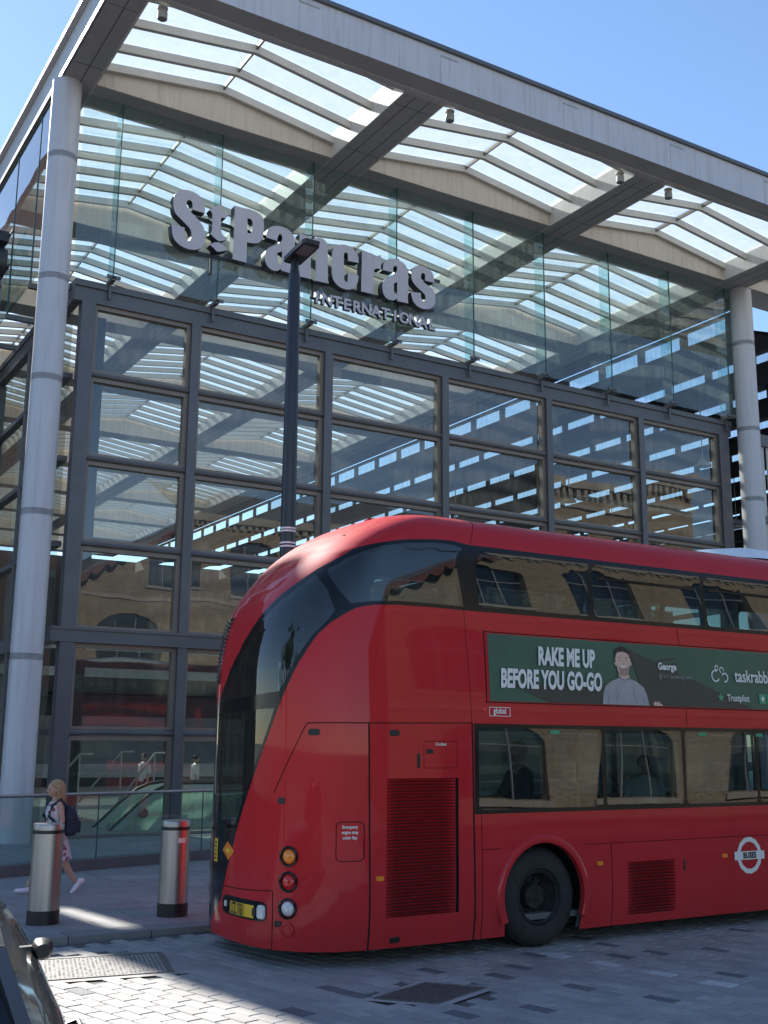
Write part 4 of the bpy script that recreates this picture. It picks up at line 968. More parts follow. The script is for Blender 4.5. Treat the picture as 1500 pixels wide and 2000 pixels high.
# local frame on the surface
def SP(sg, v, off=0.0):
    p = S(sg, v)+NR(sg, v)*off; return Vector(p.tolist())
def SF(sg, v, off=0.0):
    p = SP(sg, v, off); tx = Vector((S(sg+.002, v)-S(sg-.002, v)).tolist()); ty = Vector((S(sg, v+.002)-S(sg, v-.002)).tolist())
    return frame(p, tx, ty)
def decal(name, body_, size, sg, v, mat, parent=None, **kw):
    me = text_mesh(body_, size, mat=mat, **kw); me.transform(SF(sg, v, .020 if parent is not None else .006)); return link(name, me, parent or bus)
def patch(name, poly, mat, parent=None, off=.004, st=.1):
    """a flat print or plate lying on the body surface, its outline in (sigma, v)"""
    lp = densify(poly, st); P = [Vector(p) for p in lp]; E = [(i, (i+1) % len(P)) for i in range(len(P))]
    v2, _, f2, *_ = delaunay_2d_cdt(P, E, [], 1, 1e-5)
    A = np.array([(v.x, v.y) for v in v2]); V = S(A[:, 0], A[:, 1])+NR(A[:, 0], A[:, 1])*off
    me = bpy.data.meshes.new(name); me.from_pydata(V.tolist(), [], [tuple(f) for f in f2]); me.materials.append(mat)
    bm = bmesh.new(); bm.from_mesh(me); bmesh.ops.recalc_face_normals(bm, faces=bm.faces); bm.to_mesh(me); bm.free()
    nn = NR(A[:, 0], A[:, 1])
    if len(me.polygons) and Vector(nn[me.polygons[0].vertices[0]].tolist()).dot(me.polygons[0].normal) < 0: me.flip_normals()
    me.normals_split_custom_set_from_vertices(nn.tolist()); return link(name, me, parent or bus)

# louvred grilles
def grille(g, n, label):
    s0, s1, v0, v1 = g
    back = patch('grille_back', rect(s0-.01, s1+.01, v0-.01, v1+.01), M['seam'], bus, off=-.036)
    pitch = (v1-v0)/n; mb = MB()
    prof = [(-.034, .02), (-.016, .34), (-.001, .66), (.003, .74), (-.006, .80)]
    xs = [s0-.004, s0+.04, s0+.11, s0+.5*(s1-s0)-.03, s0+.5*(s1-s0), s0+.5*(s1-s0)+.03, s1-.11, s1-.04, s1+.004]
    wgt = [.05, .5, 1, 1, .7, 1, 1, .5, .05]
    for o, fz in prof:
        for x, g_ in zip(xs, wgt): mb.v.append(((x-s0), -(o*g_), fz*pitch))
    nx = len(xs)
    for r_ in range(len(prof)-1):
        for c in range(nx-1): mb.f.append((r_*nx+c, r_*nx+c+1, (r_+1)*nx+c+1, (r_+1)*nx+c)); mb.m.append(0)
    mes = mb.mesh('slat', M['red'], True, 70)
    for k in range(n):
        P = SP(s0, v0+k*pitch); o = link('slat', mes, back); o.location = P; 
    return back
grille(GR1, 42, ''); grille(GR2, 16, '')
# rear roof louvres on the near-side shoulder of the tail
lb = patch('rear_louvre_panel', [(-.19, 3.28), (-.30, 2.56), (-1.2, 2.56), (-1.2, 3.28)], M['seam'], bus, off=.003)
for k in range(17):
    v = 2.585+k*.041; sa = -.28+.085*(k/16)
    a = [SP(s, v, .004) for s in np.linspace(sa, -1.17, 12)]; b = [SP(s, v+.024, .022) for s in np.linspace(sa, -1.17, 12)]
    mb = MB(); mb.add(a+b, [(i, i+1, 13+i, 12+i) for i in range(11)]); link('slat', mb.mesh('slat', M['bustrim'], True), lb)
# wheel arches, wheels
def arch(ax, sgn):
    yb = YSIDE if sgn > 0 else YC+HWB
    zc = .53
    mb = MB(); prof = [(ARR-.005, .05), (ARR-.004, -.012), (ARR+.02, -.022), (ARR+.07, -.012), (ARR+.085, .004)]
    angs = [-24]+list(range(-16, 197, 6))+[204]
    for a in angs:
        t = math.radians(a)
        for r_, o in prof: mb.v.append((ax+r_*math.cos(t), yb+sgn*o, max(.16, zc+r_*math.sin(t))))
    n = len(prof)
    for i in range(len(angs)-1):
        for j in range(n-1): mb.f.append((i*n+j, i*n+j+1, (i+1)*n+j+1, (i+1)*n+j)); mb.m.append(0)
    mb.build('wheel_arch', M['red'], bus, True, 60)
    mb = MB(); R_ = ARR+.05; an = [math.radians(t) for t in range(0, 181, 10)]
    for y_ in (.035, .78): mb.v += [(ax+R_*math.cos(t), yb+sgn*y_, zc+R_*math.sin(t)) for t in an]+[(ax-R_, yb+sgn*y_, .2), (ax+R_, yb+sgn*y_, .2)]
    n = len(an)+2; mb.f += [(i, i+1, n+i+1, n+i) for i in range(n-2)]+[(n-1, 0, n, 2*n-1), tuple(range(n, 2*n))]; mb.m += [0]*(n)
    mb.build('wheel_well', M['black'], bus)
def wheel(ax, sgn, front):
    yb = YSIDE+.10 if sgn > 0 else YC+HWB-.10
    T = Matrix.Translation((ax, yb, .505)) @ Matrix.Rotation(sgn*math.pi/2, 4, 'X')
    mb = MB(); mb.lathe([(.285, -.01), (.30, .012), (.33, .018), (.40, .022), (.455, .008), (.485, -.02), (.502, -.06), (.505, -.14), (.505, -.30), (0, -.30)], (0, 0, 0), 56)
    for k in range(56):
        t = 2*math.pi*k/56; mb.bar((.50*math.cos(t), .50*math.sin(t), -.05), (.50*math.cos(t), .50*math.sin(t), -.28), .03, .016, up=(math.cos(t), math.sin(t), 0))
    me = mb.mesh('tyre', M['tyre'], True, 30); me.transform(T); to = link('tyre', me, bus)
    mb = MB()
    if front: mb.lathe([(.285, -.015), (.26, -.02), (.25, -.05), (.19, -.06), (.16, .03), (.15, .06), (.10, .08), (0, .085)], (0, 0, 0), 40)
    else: mb.lathe([(.285, -.015), (.265, .0), (.25, -.01), (.235, -.10), (.20, -.16), (.135, -.165), (.13, -.09), (.12, -.07), (0, -.065)], (0, 0, 0), 40)
    for k in range(10):
        t = 2*math.pi*k/10; z = -.15 if not front else -.05; mb.lathe([(0, .03), (.016, .03), (.018, 0)], (.172*math.cos(t), .172*math.sin(t), z), 6)
    me = mb.mesh('rim', M['rim'], True, 35); me.transform(T); link('rim', me, to)
for ax, fr in zip(ARX, (False, True)):
    for sgn in (1, -1): arch(ax, sgn); wheel(ax, sgn, fr)
# tail lamps
def roundlamp(sg, v, mat, r=.068, name='tail_lamp'):
    F = SF(sg, v, .0)
    mb = MB(); mb.lathe([(r*1.45, -.002), (r*1.42, .012), (r*1.2, .016), (r*1.06, .004), (r*1.0, -.012)], (0, 0, 0), 28); me = mb.mesh('bezel', M['bustrim'], True, 60); me.transform(F); b = link('lamp_bezel', me, bus)
    mb = MB(); mb.lathe([(r*1.02, -.008), (r*.9, .008), (r*.5, .020), (0, .024)], (0, 0, 0), 24); me = mb.mesh(name, mat, True, 80); me.transform(F); link(name, me, b)
    mb = MB(); mb.lathe([(r*.42, .020), (r*.38, .027), (0, .030)], (0, 0, 0), 16); me = mb.mesh('reflector', mat, True); me.transform(F); link('reflector', me, b)
for v, m_, nm in ((.868, M['amber'], 'indicator_lamp'), (.633, M['redlens'], 'brake_lamp'), (.39, M['whitelens'], 'reversing_lamp')):
    roundlamp(.715, v, m_, name=nm)
    roundlamp(-.735, v, m_, name=nm)
# small fittings
def knob(sg, v, w_, h_, mat, name, d=.012, parent=None):
    F = SF(sg, v, .0); mb = MB(); n = 16; out = []
    for k in range(n):
        t = 2*math.pi*(k+.5)/n; ex = .45; c, s_ = math.cos(t), math.sin(t)
        out.append((w_/2*math.copysign(abs(c)**ex, c), h_/2*math.copysign(abs(s_)**ex, s_)))
    mb.add([(a, b, -.004) for a, b in out]+[(a, b, d*.6) for a, b in out]+[(a*.86, b*.86, d) for a, b in out], [(i, (i+1) % n, n+(i+1) % n, n+i) for i in range(n)]+[(n+i, n+(i+1) % n, 2*n+(i+1) % n, 2*n+i) for i in range(n)]+[tuple(range(2*n, 3*n))])
    me = mb.mesh(name, mat); me.transform(F); return link(name, me, parent or bus)
for sg, v, w_, h_ in ((.945, 2.045, .115, .062), (1.62, 2.045, .115, .062), (.62, 1.385, .085, .06), (1.905, 1.775, .035, .15), (2.04, 1.865, .085, .045), (1.655, .075, .12, .06), (.62, .245, .085, .055)):
    knob(sg, v, w_, h_, M['ink'], 'panel_latch', .006)
knob(5.57, .60, .03, .13, M['ink'], 'panel_latch', .006)
F = SF(.725, .20); mb = MB(); mb.lathe([(.07, 0), (.07, .012), (.055, .016), (.05, .006), (.03, .006), (.028, .014), (0, .014)], (0, 0, 0), 24); me = mb.mesh('towing_cap', M['red'], True, 40); me.transform(F); link('towing_cap', me, bus)
for sg, v in ((1.535, .66), (4.276, .672), (6.235, .668), (9.0, .668)):
    knob(sg, v, .085, .05, M['amber'], 'side_marker', .02)
knob(2.74, 2.30, .035, .03, M['redlens'], 'side_marker', .012)
# number plate in its recess
ho = patch('plate_recess', rrect(-.045, .49, .245, .43, .06, 4), M['bustrim'], bus, off=.003)
patch('number_plate', rect(.03, .335, .265, .385), M['yellow'], ho, off=.008)
me = text_mesh("LTZ 1763", .15, offset=.004, xs=.46, mat=M['ink']); me.transform(SF(.04, .275, .0115)); link('plate_lettering', me, ho)
knob(.43, .335, .10, .13, M['whitelens'], 'plate_lamp', .03, ho); knob(.35, .325, .06, .08, M['ink'], 'plate_lamp', .025, ho); knob(-.005, .345, .025, .06, M['print_white'], 'plate_lamp', .02, ho)
# stickers and lamps on the tail door
patch('yellow_sticker', rect(-.235, -.155, .72, .955), M['yellow'], bus, .006)
for k in range(5): patch('sticker_print', rect(-.215, -.175, .745+.04*k, .765+.04*k), M['ink'], bus, .009)
patch('orange_diamond', [(-.065, .855), (0, .765), (.055, .862), (-.008, .95)], M['amber'], bus, .006)
patch('diamond_print', [(-.025, .858), (0, .825), (.022, .86), (-.005, .89)], M['yellow'], bus, .009)
# advert panel
ad = patch('advert_panel', rect(2.815, 11.5, 2.392, 3.112), M['ad_green'], bus, off=.006, st=.3)
DV = .022
def adp(name, poly, mat, off=.009): return patch(name, [(a, b+DV) for a, b in poly], mat, ad, off, .08)
adp('advert_dark_band', [(3.05, 2.565), (5.0, 2.62), (4.85, 3.02), (6.9, 2.372), (3.62, 2.372)], M['ad_dark'])  # dark triangular band of the print
adp('advert_arc', [(5.18, 2.80), (5.27, 2.88), (5.42, 2.935), (5.62, 2.95), (5.62, 2.935), (5.43, 2.915), (5.28, 2.86), (5.2, 2.79)], M['ad_dark'], .010)
adp('advert_arc', [(5.22, 2.74), (5.32, 2.82), (5.46, 2.87), (5.62, 2.89), (5.62, 2.66)], M['ad_dark'], .0095)
man = adp('printed_person', [(4.40, 2.373), (4.42, 2.50), (4.46, 2.58), (4.54, 2.63), (4.64, 2.665), (4.70, 2.69), (4.80, 2.68), (4.86, 2.67), (4.96, 2.635), (5.05, 2.58), (5.09, 2.50), (5.12, 2.373)], M['sweater'], .012)
adp('printed_skin', [(4.665, 2.70), (4.67, 2.74), (4.655, 2.78), (4.64, 2.85), (4.635, 2.90), (4.66, 2.97), (4.76, 2.985), (4.86, 2.96), (4.872, 2.89), (4.865, 2.85), (4.835, 2.78), (4.825, 2.74), (4.84, 2.69), (4.75, 2.665)], M['skin_ad'], .014)
adp('printed_hair', [(4.635, 2.90), (4.625, 2.97), (4.66, 3.02), (4.73, 3.045), (4.80, 3.035), (4.86, 2.99), (4.875, 2.93), (4.86, 2.90), (4.855, 2.95), (4.79, 2.985), (4.69, 2.985), (4.65, 2.95)], M['hair_dark'], .016)
for sx in (4.70, 4.80): adp('printed_eye', [(sx-.014, 2.885), (sx, 2.880), (sx+.014, 2.885), (sx, 2.890)], M['hair_dark'], .016); adp('printed_brow', [(sx-.024, 2.910), (sx+.024, 2.913), (sx+.02, 2.918), (sx-.02, 2.915)], M['hair_dark'], .016)
adp('printed_smile', [(4.708, 2.815), (4.755, 2.798), (4.803, 2.816), (4.79, 2.824), (4.755, 2.816), (4.72, 2.823)], M['print_white'], .016)
adp('printed_stubble', [(4.655, 2.81), (4.69, 2.755), (4.76, 2.738), (4.815, 2.755), (4.845, 2.81), (4.80, 2.795), (4.755, 2.785), (4.70, 2.795)], M['stubble'], .0155); adp('printed_neck', [(4.675, 2.74), (4.70, 2.752), (4.76, 2.738), (4.815, 2.754), (4.825, 2.74), (4.83, 2.715), (4.75, 2.70), (4.672, 2.715)], M['stubble'], .0152)
for q in ([(4.60, 2.60), (4.66, 2.50), (4.63, 2.40), (4.61, 2.40), (4.635, 2.50)], [(4.90, 2.62), (4.88, 2.50), (4.93, 2.40), (4.95, 2.40), (4.90, 2.50)], [(4.47, 2.52), (4.50, 2.44), (4.49, 2.38), (4.475, 2.38), (4.485, 2.44)], [(5.02, 2.52), (5.035, 2.44), (5.03, 2.38), (5.05, 2.38), (5.05, 2.44)], [(4.68, 2.675), (4.75, 2.648), (4.85, 2.665), (4.84, 2.678), (4.75, 2.662), (4.69, 2.685)]): adp('printed_fold', q, M['fold'], .0135)
for q in ([(4.625, 2.87), (4.615, 2.845), (4.635, 2.81), (4.645, 2.83)], [(4.872, 2.875), (4.888, 2.85), (4.872, 2.815), (4.862, 2.835)]): adp('printed_ear', q, M['skin_ad'], .0145)
adp('printed_nose', [(4.752, 2.87), (4.735, 2.835), (4.765, 2.832)], M['sweater'], .016)
adp('printed_hand', [(5.20, 2.373), (5.18, 2.40), (5.22, 2.425), (5.25, 2.41), (5.27, 2.43), (5.29, 2.405), (5.33, 2.39), (5.335, 2.373)], M['skin_ad'], .014)
decal('advert_lettering', "RAKE ME UP", .272, 3.485, 2.807, M['print_white'], ad, offset=.012, xs=.552, shear=.12)
decal('advert_lettering', "BEFORE YOU GO-GO", .272, 2.955, 2.547, M['print_white'], ad, offset=.012, xs=.552, shear=.12)
decal('advert_lettering', "George", .115, 5.30, 2.822, M['print_white'], ad, offset=.004, xs=.85)
decal('advert_lettering', "@ 517 Gardening tasks", .068, 5.30, 2.722, M['ad_grey'], ad, xs=.85)
decal('advert_lettering', "taskrabbit", .215, 6.60, 2.722, M['print_white'], ad, offset=.004, xs=.82)
def ring(cx, cz, r, w_, a0, a1):
    o = [(cx+r*math.cos(math.radians(a)), cz+r*math.sin(math.radians(a))) for a in np.linspace(a0, a1, 14)]
    return o+[(cx+(r-w_)*math.cos(math.radians(a)), cz+(r-w_)*math.sin(math.radians(a))) for a in np.linspace(a1, a0, 14)]
adp('advert_logo', ring(6.27, 2.76, .075, .018, 60, 330), M['print_white'], .012); adp('advert_logo', ring(6.43, 2.745, .06, .018, -110, 150), M['print_white'], .012)
adp('advert_logo', ring(6.30, 2.86, .035, .014, 0, 330), M['print_white'], .012); adp('advert_logo', ring(6.385, 2.835, .04, .014, -20, 260), M['print_white'], .012)
star = [(6.33+(.062 if k % 2 == 0 else .026)*math.sin(k*math.pi/5), 2.50+(.062 if k % 2 == 0 else .026)*math.cos(k*math.pi/5)) for k in range(10)]
adp('advert_star', star, M['ad_light'], .012)
decal('advert_lettering', "Trustpilot", .115, 6.43, 2.482, M['print_white'], ad, offset=.002, xs=.85)
for k in range(5):
    adp('advert_star_box', rect(7.02+.14*k, 7.14+.14*k, 2.44, 2.56), M['ad_light'], .010)
    adp('advert_star', [(7.08+.14*k+(.045 if j % 2 == 0 else .019)*math.sin(j*math.pi/5), 2.50+(.045 if j % 2 == 0 else .019)*math.cos(j*math.pi/5)) for j in range(10)], M['print_white'], .013)
# global tag and the roundel
for a, b, c, d in ((2.80, 3.08, 2.322, 2.328), (2.80, 3.08, 2.232, 2.238), (2.80, 2.807, 2.238, 2.322), (3.073, 3.08, 2.238, 2.322)): patch('tag_border', rect(a, b, c, d), M['print_white'], bus, .006)
decal('tag_lettering', "global", .085, 2.855, 2.262, M['print_white'], xs=.85, offset=.002)
ro = patch('roundel_ring', ring(6.66, .655, .215, .055, 0, 359.9), M['print_white'], bus, .006)
patch('roundel_bar', rect(6.40, 6.92, .607, .703), M['print_white'], ro, .009)
me = text_mesh("BUSES", .095, offset=.004, xs=.9, align='CENTER', mat=M['ink']); me.transform(SF(6.66, .624, .012)); link('roundel_lettering', me, ro)
for i, s_ in enumerate(("Emergency", "engine stop", "under flap")): decal('flap_lettering', s_, .042, 1.293, 1.135-.05*i, M['print_white'], align='CENTER', xs=.85, offset=.001)
decal('flap_lettering', "Coolant", .042, 2.175, 1.925, M['print_white'], align='CENTER', offset=.001)
for sx in (3.62, 5.90, 6.9): patch('window_sticker', rect(sx, sx+.13, 2.055, 2.095), M['ad_light'], bus, .004)
for i, (a, b) in enumerate(zip(UX[1:5], UX[2:6])):     # opening hoppers in the upper windows
    mb = MB()
    for s_ in np.linspace(at_x(a)+.10, at_x(b)-.12, 6)[:-1]:
        e = s_+(at_x(b)-.22-at_x(a))/5; p, q = SP(s_, 3.86, .004), SP(e, 3.86, .004); mb.bar(p, q, .02, .028)
    mb.build('window_hopper', M['bustrim'], bus)
# roof fittings
mb = MB()
hx = [(11.25, .02, .25), (11.7, .14, .55), (12.3, .21, .72), (13.5, .21, .74), (14.3, .12, .6), (14.6, .02, .3)]
for x, h, hw in hx:
    for t in np.linspace(-1, 1, 9): mb.v.append((x, YC+hw*t, 4.62+h*math.sqrt(max(0, 1-abs(t)**3))))
for i in range(len(hx)-1):
    for j in range(8): mb.f.append((i*9+j, i*9+j+1, (i+1)*9+j+1, (i+1)*9+j)); mb.m.append(0)
mb.build('air_conditioning_pod', M['pod'], bus, True, 50)
mb = MB(); mb.box(5.75, 5.88, 10.26, 10.32, 4.24, 4.28); mb.box(5.80, 5.84, 10.27, 10.31, 4.20, 4.25); mb.build('roof_hook', M['seam'], bus)
# cabin: decks, seats, poles, stair
mb = MB(); mb.box(5.9, 16.9, YSIDE+.12, YC+HWB-.12, .28, .34); mb.build('lower_deck_floor', M['liner'], bus)
mb = MB(); mb.box(6.2, 16.8, YSIDE+.12, YC+HWB-.12, 2.36, 2.46); mb.build('upper_deck_floor', M['liner'], bus)
mb = MB(); mb.box(5.4, 6.85, YSIDE+.12, YC+.1, .3, 2.3); mb.build('engine_bay', M['dark'], bus)
sme = MB(); sme.box(-.22, .22, -.21, .21, .38, .50); sme.add([(-.30, -.21, .48), (-.20, -.21, .48), (-.28, -.21, 1.08), (-.36, -.21, 1.08), (-.30, .21, .48), (-.20, .21, .48), (-.28, .21, 1.08), (-.36, .21, 1.08)], [(0, 1, 2, 3), (7, 6, 5, 4), (0, 4, 5, 1), (1, 5, 6, 2), (2, 6, 7, 3), (3, 7, 4, 0)]); sme.box(-.05, .05, -.05, .05, .0, .38)
sm = sme.mesh('seat', M['seat'])
for x in np.arange(7.6, 15.8, .82):
    for y in (YSIDE+.42, YSIDE+.86, YC+HWB-.86, YC+HWB-.42):
        o = link('seat', sm, bus); o.location = (x, y, 2.46)
        if x > 9.6: o = link('seat', sm, bus); o.location = (x+.2, y, .34)
for x in (7.6, 9.3, 10.9, 12.5, 14.1):
    mb = MB(); mb.tube([(x, YC-.25, .34), (x, YC-.25, 2.36)], .018, 8); mb.build('grab_pole', M['pole'], bus, True)
    mb = MB(); mb.tube([(x+.4, YC+.3, 2.46), (x+.4, YC+.3, 4.5)], .018, 8); mb.build('grab_pole', M['pole'], bus, True)
mb = MB(); mb.tube([(5.15, 10.15, 1.3), (5.55, 10.5, 2.2)], .02, 8); mb.tube([(5.1, 10.4, .9), (5.1, 10.4, 2.9)], .02, 8); mb.build('stair_handrail', M['white'], bus, True)
for k in range(9):
    mb = MB(); mb.box(5.3+.15*k, 5.5+.15*k, YC-.9, YC-.15, 1.0+.17*k, 1.06+.17*k); mb.build('stair_tread', M['liner'], bus)
# front end: mirrors
for sgn in (1, -1):
    y = YC-sgn*(HWB+.12); mb = MB(); mb.tube([(17.1, YC-sgn*1.0, 2.75), (17.35, y, 2.8), (17.4, y, 2.4)], .03, 8); mb.box(17.3, 17.45, y-.1, y+.1, 1.75, 2.35); mb.build('wing_mirror', M['black'], bus)
mb = MB(); mb.box(5.6, 16.9, YSIDE+.2, YC+HWB-.2, .20, .27); mb.build('chassis', M['black'], bus)
# ================================================================== brick buildings across the street (seen in the glass)
def arch_poly(x0, x1, z0, z1, n=8):
    """window outline with a segmental head"""
    r = (x1-x0)/2; h = min(.55*r, (z1-z0)*.3); return [(x0, z0), (x1, z0)]+[(x0+r+r*math.cos(t), z1-h+h*math.sin(t)) for t in np.linspace(0, math.pi, n)]
def wall_plane(name, outline, openings, y, mat, parent):
    pts, ed = [], []
    for lp in [outline]+openings:
        n = len(pts); pts += [Vector(p) for p in lp]; ed += [(n+i, n+(i+1) % len(lp)) for i in range(len(lp))]
    vo, _, fo, *_ = delaunay_2d_cdt(pts, ed, [], 0, 1e-5); tri = []
    for f in fo:
        c = sum((vo[i] for i in f), Vector((0, 0)))/len(f)
        if inside(c.x, c.y, outline) and not any(inside(c.x, c.y, h) for h in openings): tri.append(tuple(f))
    mb = MB(); mb.add([(v.x, y, v.y) for v in vo], tri)
    for lp in openings:
        n = len(lp); mb.add([(p[0], y, p[1]) for p in lp]+[(p[0], y-.35, p[1]) for p in lp], [(i, (i+1) % n, n+(i+1) % n, n+i) for i in range(n)])
    return mb.build(name, mat, parent)
def window(lp, y, parent):
    n = len(lp); xs = [p[0] for p in lp]; zs = [p[1] for p in lp]; x0, x1, z0, z1 = min(xs), max(xs), min(zs), max(zs)
    f = MB()
    for i in range(1, 3): x = x0+(x1-x0)*i/3; f.box(x-.03, x+.03, y-.30, y-.24, z0, z1-.12)
    z = z0+(z1-z0)*.62; f.box(x0, x1, y-.295, y-.245, z-.03, z+.03)
    fo = f.build('window_frame', M['shedpost'], parent)
    link('window_glass', MB().add([(p[0], y-.32, p[1]) for p in lp], [tuple(range(n))]).mesh('window_glass', M['winglass']), fo)
    b = MB(); b.box(x0-.12, x1+.12, y-.05, y+.08, z0-.16, z0-.01); link('sill', b.mesh('sill', M['stonework']), fo)
bb = empty('brick_hall', (30, -8, 0)); tag(bb, 'sunlit yellow brick hall with arched windows and scalloped gable, seen only in the glass', 'building')
Y0 = -8.0
gable = [(16.4, -.05), (28.4, -.05), (28.4, 14.6), (22.4, 14.6), (22.4, 13.75), (16.4, 10.0)]
op1 = [arch_poly(17.8, 21.4, 5.3, 8.8), arch_poly(24.7, 27.9, 5.3, 8.8), arch_poly(18.6, 22.6, .4, 3.7), arch_poly(24.7, 28.0, .4, 3.7), arch_poly(20.6, 23.0, 10.2, 12.6), arch_poly(24.9, 27.9, 10.0, 13.3)]
wall_plane('gable_wall', gable, op1, Y0, M['brick'], bb)
long_ = [(28.4, -.05), (47, -.05), (47, 14.6), (28.4, 14.6)]
op2 = [arch_poly(x, x+3.3, z0, z1) for x in (30.6, 36.0, 41.4) for z0, z1 in ((.4, 3.7), (5.3, 8.8), (10.0, 13.3))]
wall_plane('front_wall', long_, op2, Y0-.02, M['brick'], bb)
for lp in op1: window(lp, Y0, bb)
for lp in op2: window(lp, Y0-.02, bb)
mb = MB(); mb.box(16.4, 28.4, Y0, Y0+.07, 4.35, 4.62); mb.box(28.4, 47, Y0-.02, Y0+.07, 4.35, 4.62); mb.box(16.4, 47, Y0-.02, Y0+.05, 9.40, 9.58); mb.build('string_course', M['stonework'], bb)
mb = MB(); mb.box(22.4, 47, Y0-.02, Y0+.22, 14.3, 14.75)
for k in range(60): mb.box(22.6+.4*k, 22.8+.4*k, Y0-.02, Y0+.14, 14.02, 14.3)
mb.build('cornice', M['stonework'], bb)
mb = MB(); mb.box(16.4, 16.75, Y0-14, Y0-.35, -.05, 10.0); mb.build('end_wall', M['brick'], bb)
mb = MB(); p, q = (22.4, 13.95), (15.9, 9.85)
mb.add([(p[0], Y0+.45, p[1]), (q[0], Y0+.45, q[1]), (q[0], Y0-14, q[1]), (p[0], Y0-14, p[1]), (p[0], Y0+.45, p[1]+.15), (q[0], Y0+.45, q[1]+.15), (q[0], Y0-14, q[1]+.15), (p[0], Y0-14, p[1]+.15)], [(0, 1, 2, 3), (7, 6, 5, 4), (0, 4, 5, 1), (1, 5, 6, 2), (3, 2, 6, 7)])
mb.add([(22.4, Y0-.2, 14.75), (47, Y0-.2, 14.75), (47, Y0-6, 17.5), (22.4, Y0-6, 17.5)], [(0, 1, 2, 3)]); mb.build('roof', M['slate'], bb)
mb = MB(); n = 9
for k in range(n):
    t0, t1 = k/n, (k+1)/n
    def q(t, d): return (22.4-6.4*t, Y0+.40, 13.92-4.03*t-d)
    vs = [q(t0, 0), q(t1, 0)]+[q(t1+(t0-t1)*j/6, .16+.30*math.sin(math.pi*j/6)) for j in range(7)]
    m_ = len(vs); mb.add(vs+[(a, b-.09, c) for a, b, c in vs], [tuple(range(m_)), tuple(range(2*m_-1, m_-1, -1))]+[(i, (i+1) % m_, m_+(i+1) % m_, m_+i) for i in range(m_)])
mb.build('bargeboard', M['barge'], bb)
wb = empty('corner_block', (54, -8, 0)); tag(wb, 'tall brick block with a pale dentil cornice, mirrored in the panes nearest the right column', 'building')
op3 = [arch_poly(x, x+1.7, z, z+2.9) for x in (49.0, 53.0, 57.0) for z in (1.0, 5.2, 9.4, 13.6)]
wall_plane('front_wall', [(47.1, -.05), (61.5, -.05), (61.5, 20.4), (47.1, 20.4)], op3, Y0+.02, M['brick'], wb)
for lp in op3: window(lp, Y0+.02, wb)
mb = MB(); mb.box(47.0, 61.6, Y0, Y0+.45, 20.1, 20.7); mb.box(47.1, 61.5, Y0+.02, Y0+.2, 18.6, 18.9)
for k in range(24): mb.box(47.2+.6*k, 47.5+.6*k, Y0+.02, Y0+.32, 19.5, 20.1)
mb.build('cornice', M['stonework'], wb)
mb = MB(); mb.box(47.1, 61.5, Y0-12, Y0-.4, 20.2, 20.6); mb.box(47.1, 47.4, Y0-12, Y0-.4, -.05, 20.2); mb.box(61.2, 61.5, Y0-12, Y0-.4, -.05, 20.2); mb.build('roof', M['slate'], wb)
# unseen brick blocks added left of the view, shaped to shade the street
ht = empty('shade_blocks', (-6, 46, 0)); tag(ht, 'unseen red brick blocks added left of the view to shade the street', 'building')
HY = 40.0
def shade_block(x0, x1, h, xs, dep=12):
    mb = MB(); mb.box(x0, x1, HY, HY+dep, -.05, h); mb.build('wall_block', M['redbrick'], ht)
    for x in xs:
        for z in np.arange(1.2, h-3.2, 4.2):
            mb = MB(); mb.box(x-.15, x+1.55, HY-.10, HY-.002, z-.2, z); mb.box(x-.12, x, HY-.08, HY-.002, z, z+2.4); mb.box(x+1.4, x+1.52, HY-.08, HY-.002, z, z+2.4); mb.box(x-.12, x+1.52, HY-.08, HY-.002, z+2.4, z+2.65)
            fo = mb.build('window_frame', M['stonework'], ht)
            mb = MB(); mb.box(x, x+1.4, HY-.03, HY-.002, z, z+2.4); link('window_glass', mb.mesh('window_glass', M['bustrim']), fo)
shade_block(-26.0, .36, 19.5, np.arange(-24.5, -1.5, 3.2)); shade_block(.365, 1.0, 24.6, [], .5); shade_block(1.26, 2.0, 24.6, []); shade_block(2.005, 4.7, 19.5, [2.6])  # heights and edges set by the shadow lines wanted on the ground
mb = MB(); mb.box(1.0, 1.26, HY+.02, HY+11.9, -.05, 18.0); mb.box(1.0, 1.26, HY+.02, HY+.48, 19.6, 24.6); mb.build('slit_wall', M['redbrick'], ht)  # slot left open to throw a streak of sun on the pavement
mb = MB(); mb.box(.3, 2.05, HY-.1, HY+.55, 24.6, 24.8); mb.build('cornice', M['stonework'], ht)
mb = MB(); mb.box(-26.2, .36, HY-.2, HY+12.2, 19.5, 19.8); mb.build('cornice', M['stonework'], ht)
# street tree to the left of the view, mirrored in the curved tail window
TX, TY = -9.0, 9.8
tr = empty('street_tree', (TX, TY, 0)); tag(tr, 'leafy street tree left of the view, mirrored in the curved tail window', 'tree')
mb = MB(); mb.tube([(TX, TY, -.05), (TX+.05, TY, 1.5), (TX-.1, TY+.1, 3.4), (TX, TY, 6.0)], [.26, .20, .16, .08], 10)
for k in range(8):
    t = k*.9; z = 2.8+.36*k; mb.tube([(TX-.05, TY+.05, z), (TX+1.1*math.cos(t), TY+1.1*math.sin(t), z+1.0), (TX+2.1*math.cos(t), TY+2.1*math.sin(t), z+1.7)], [.09, .06, .02], 6)
mb.build('trunk', M['bark'], tr, True)
mb = MB(); rl = random.Random(5)
cl = [(rl.gauss(0, 1.15), rl.gauss(0, 1.15), rl.gauss(0, 1.25), rl.uniform(.5, .95)) for _ in range(36)]
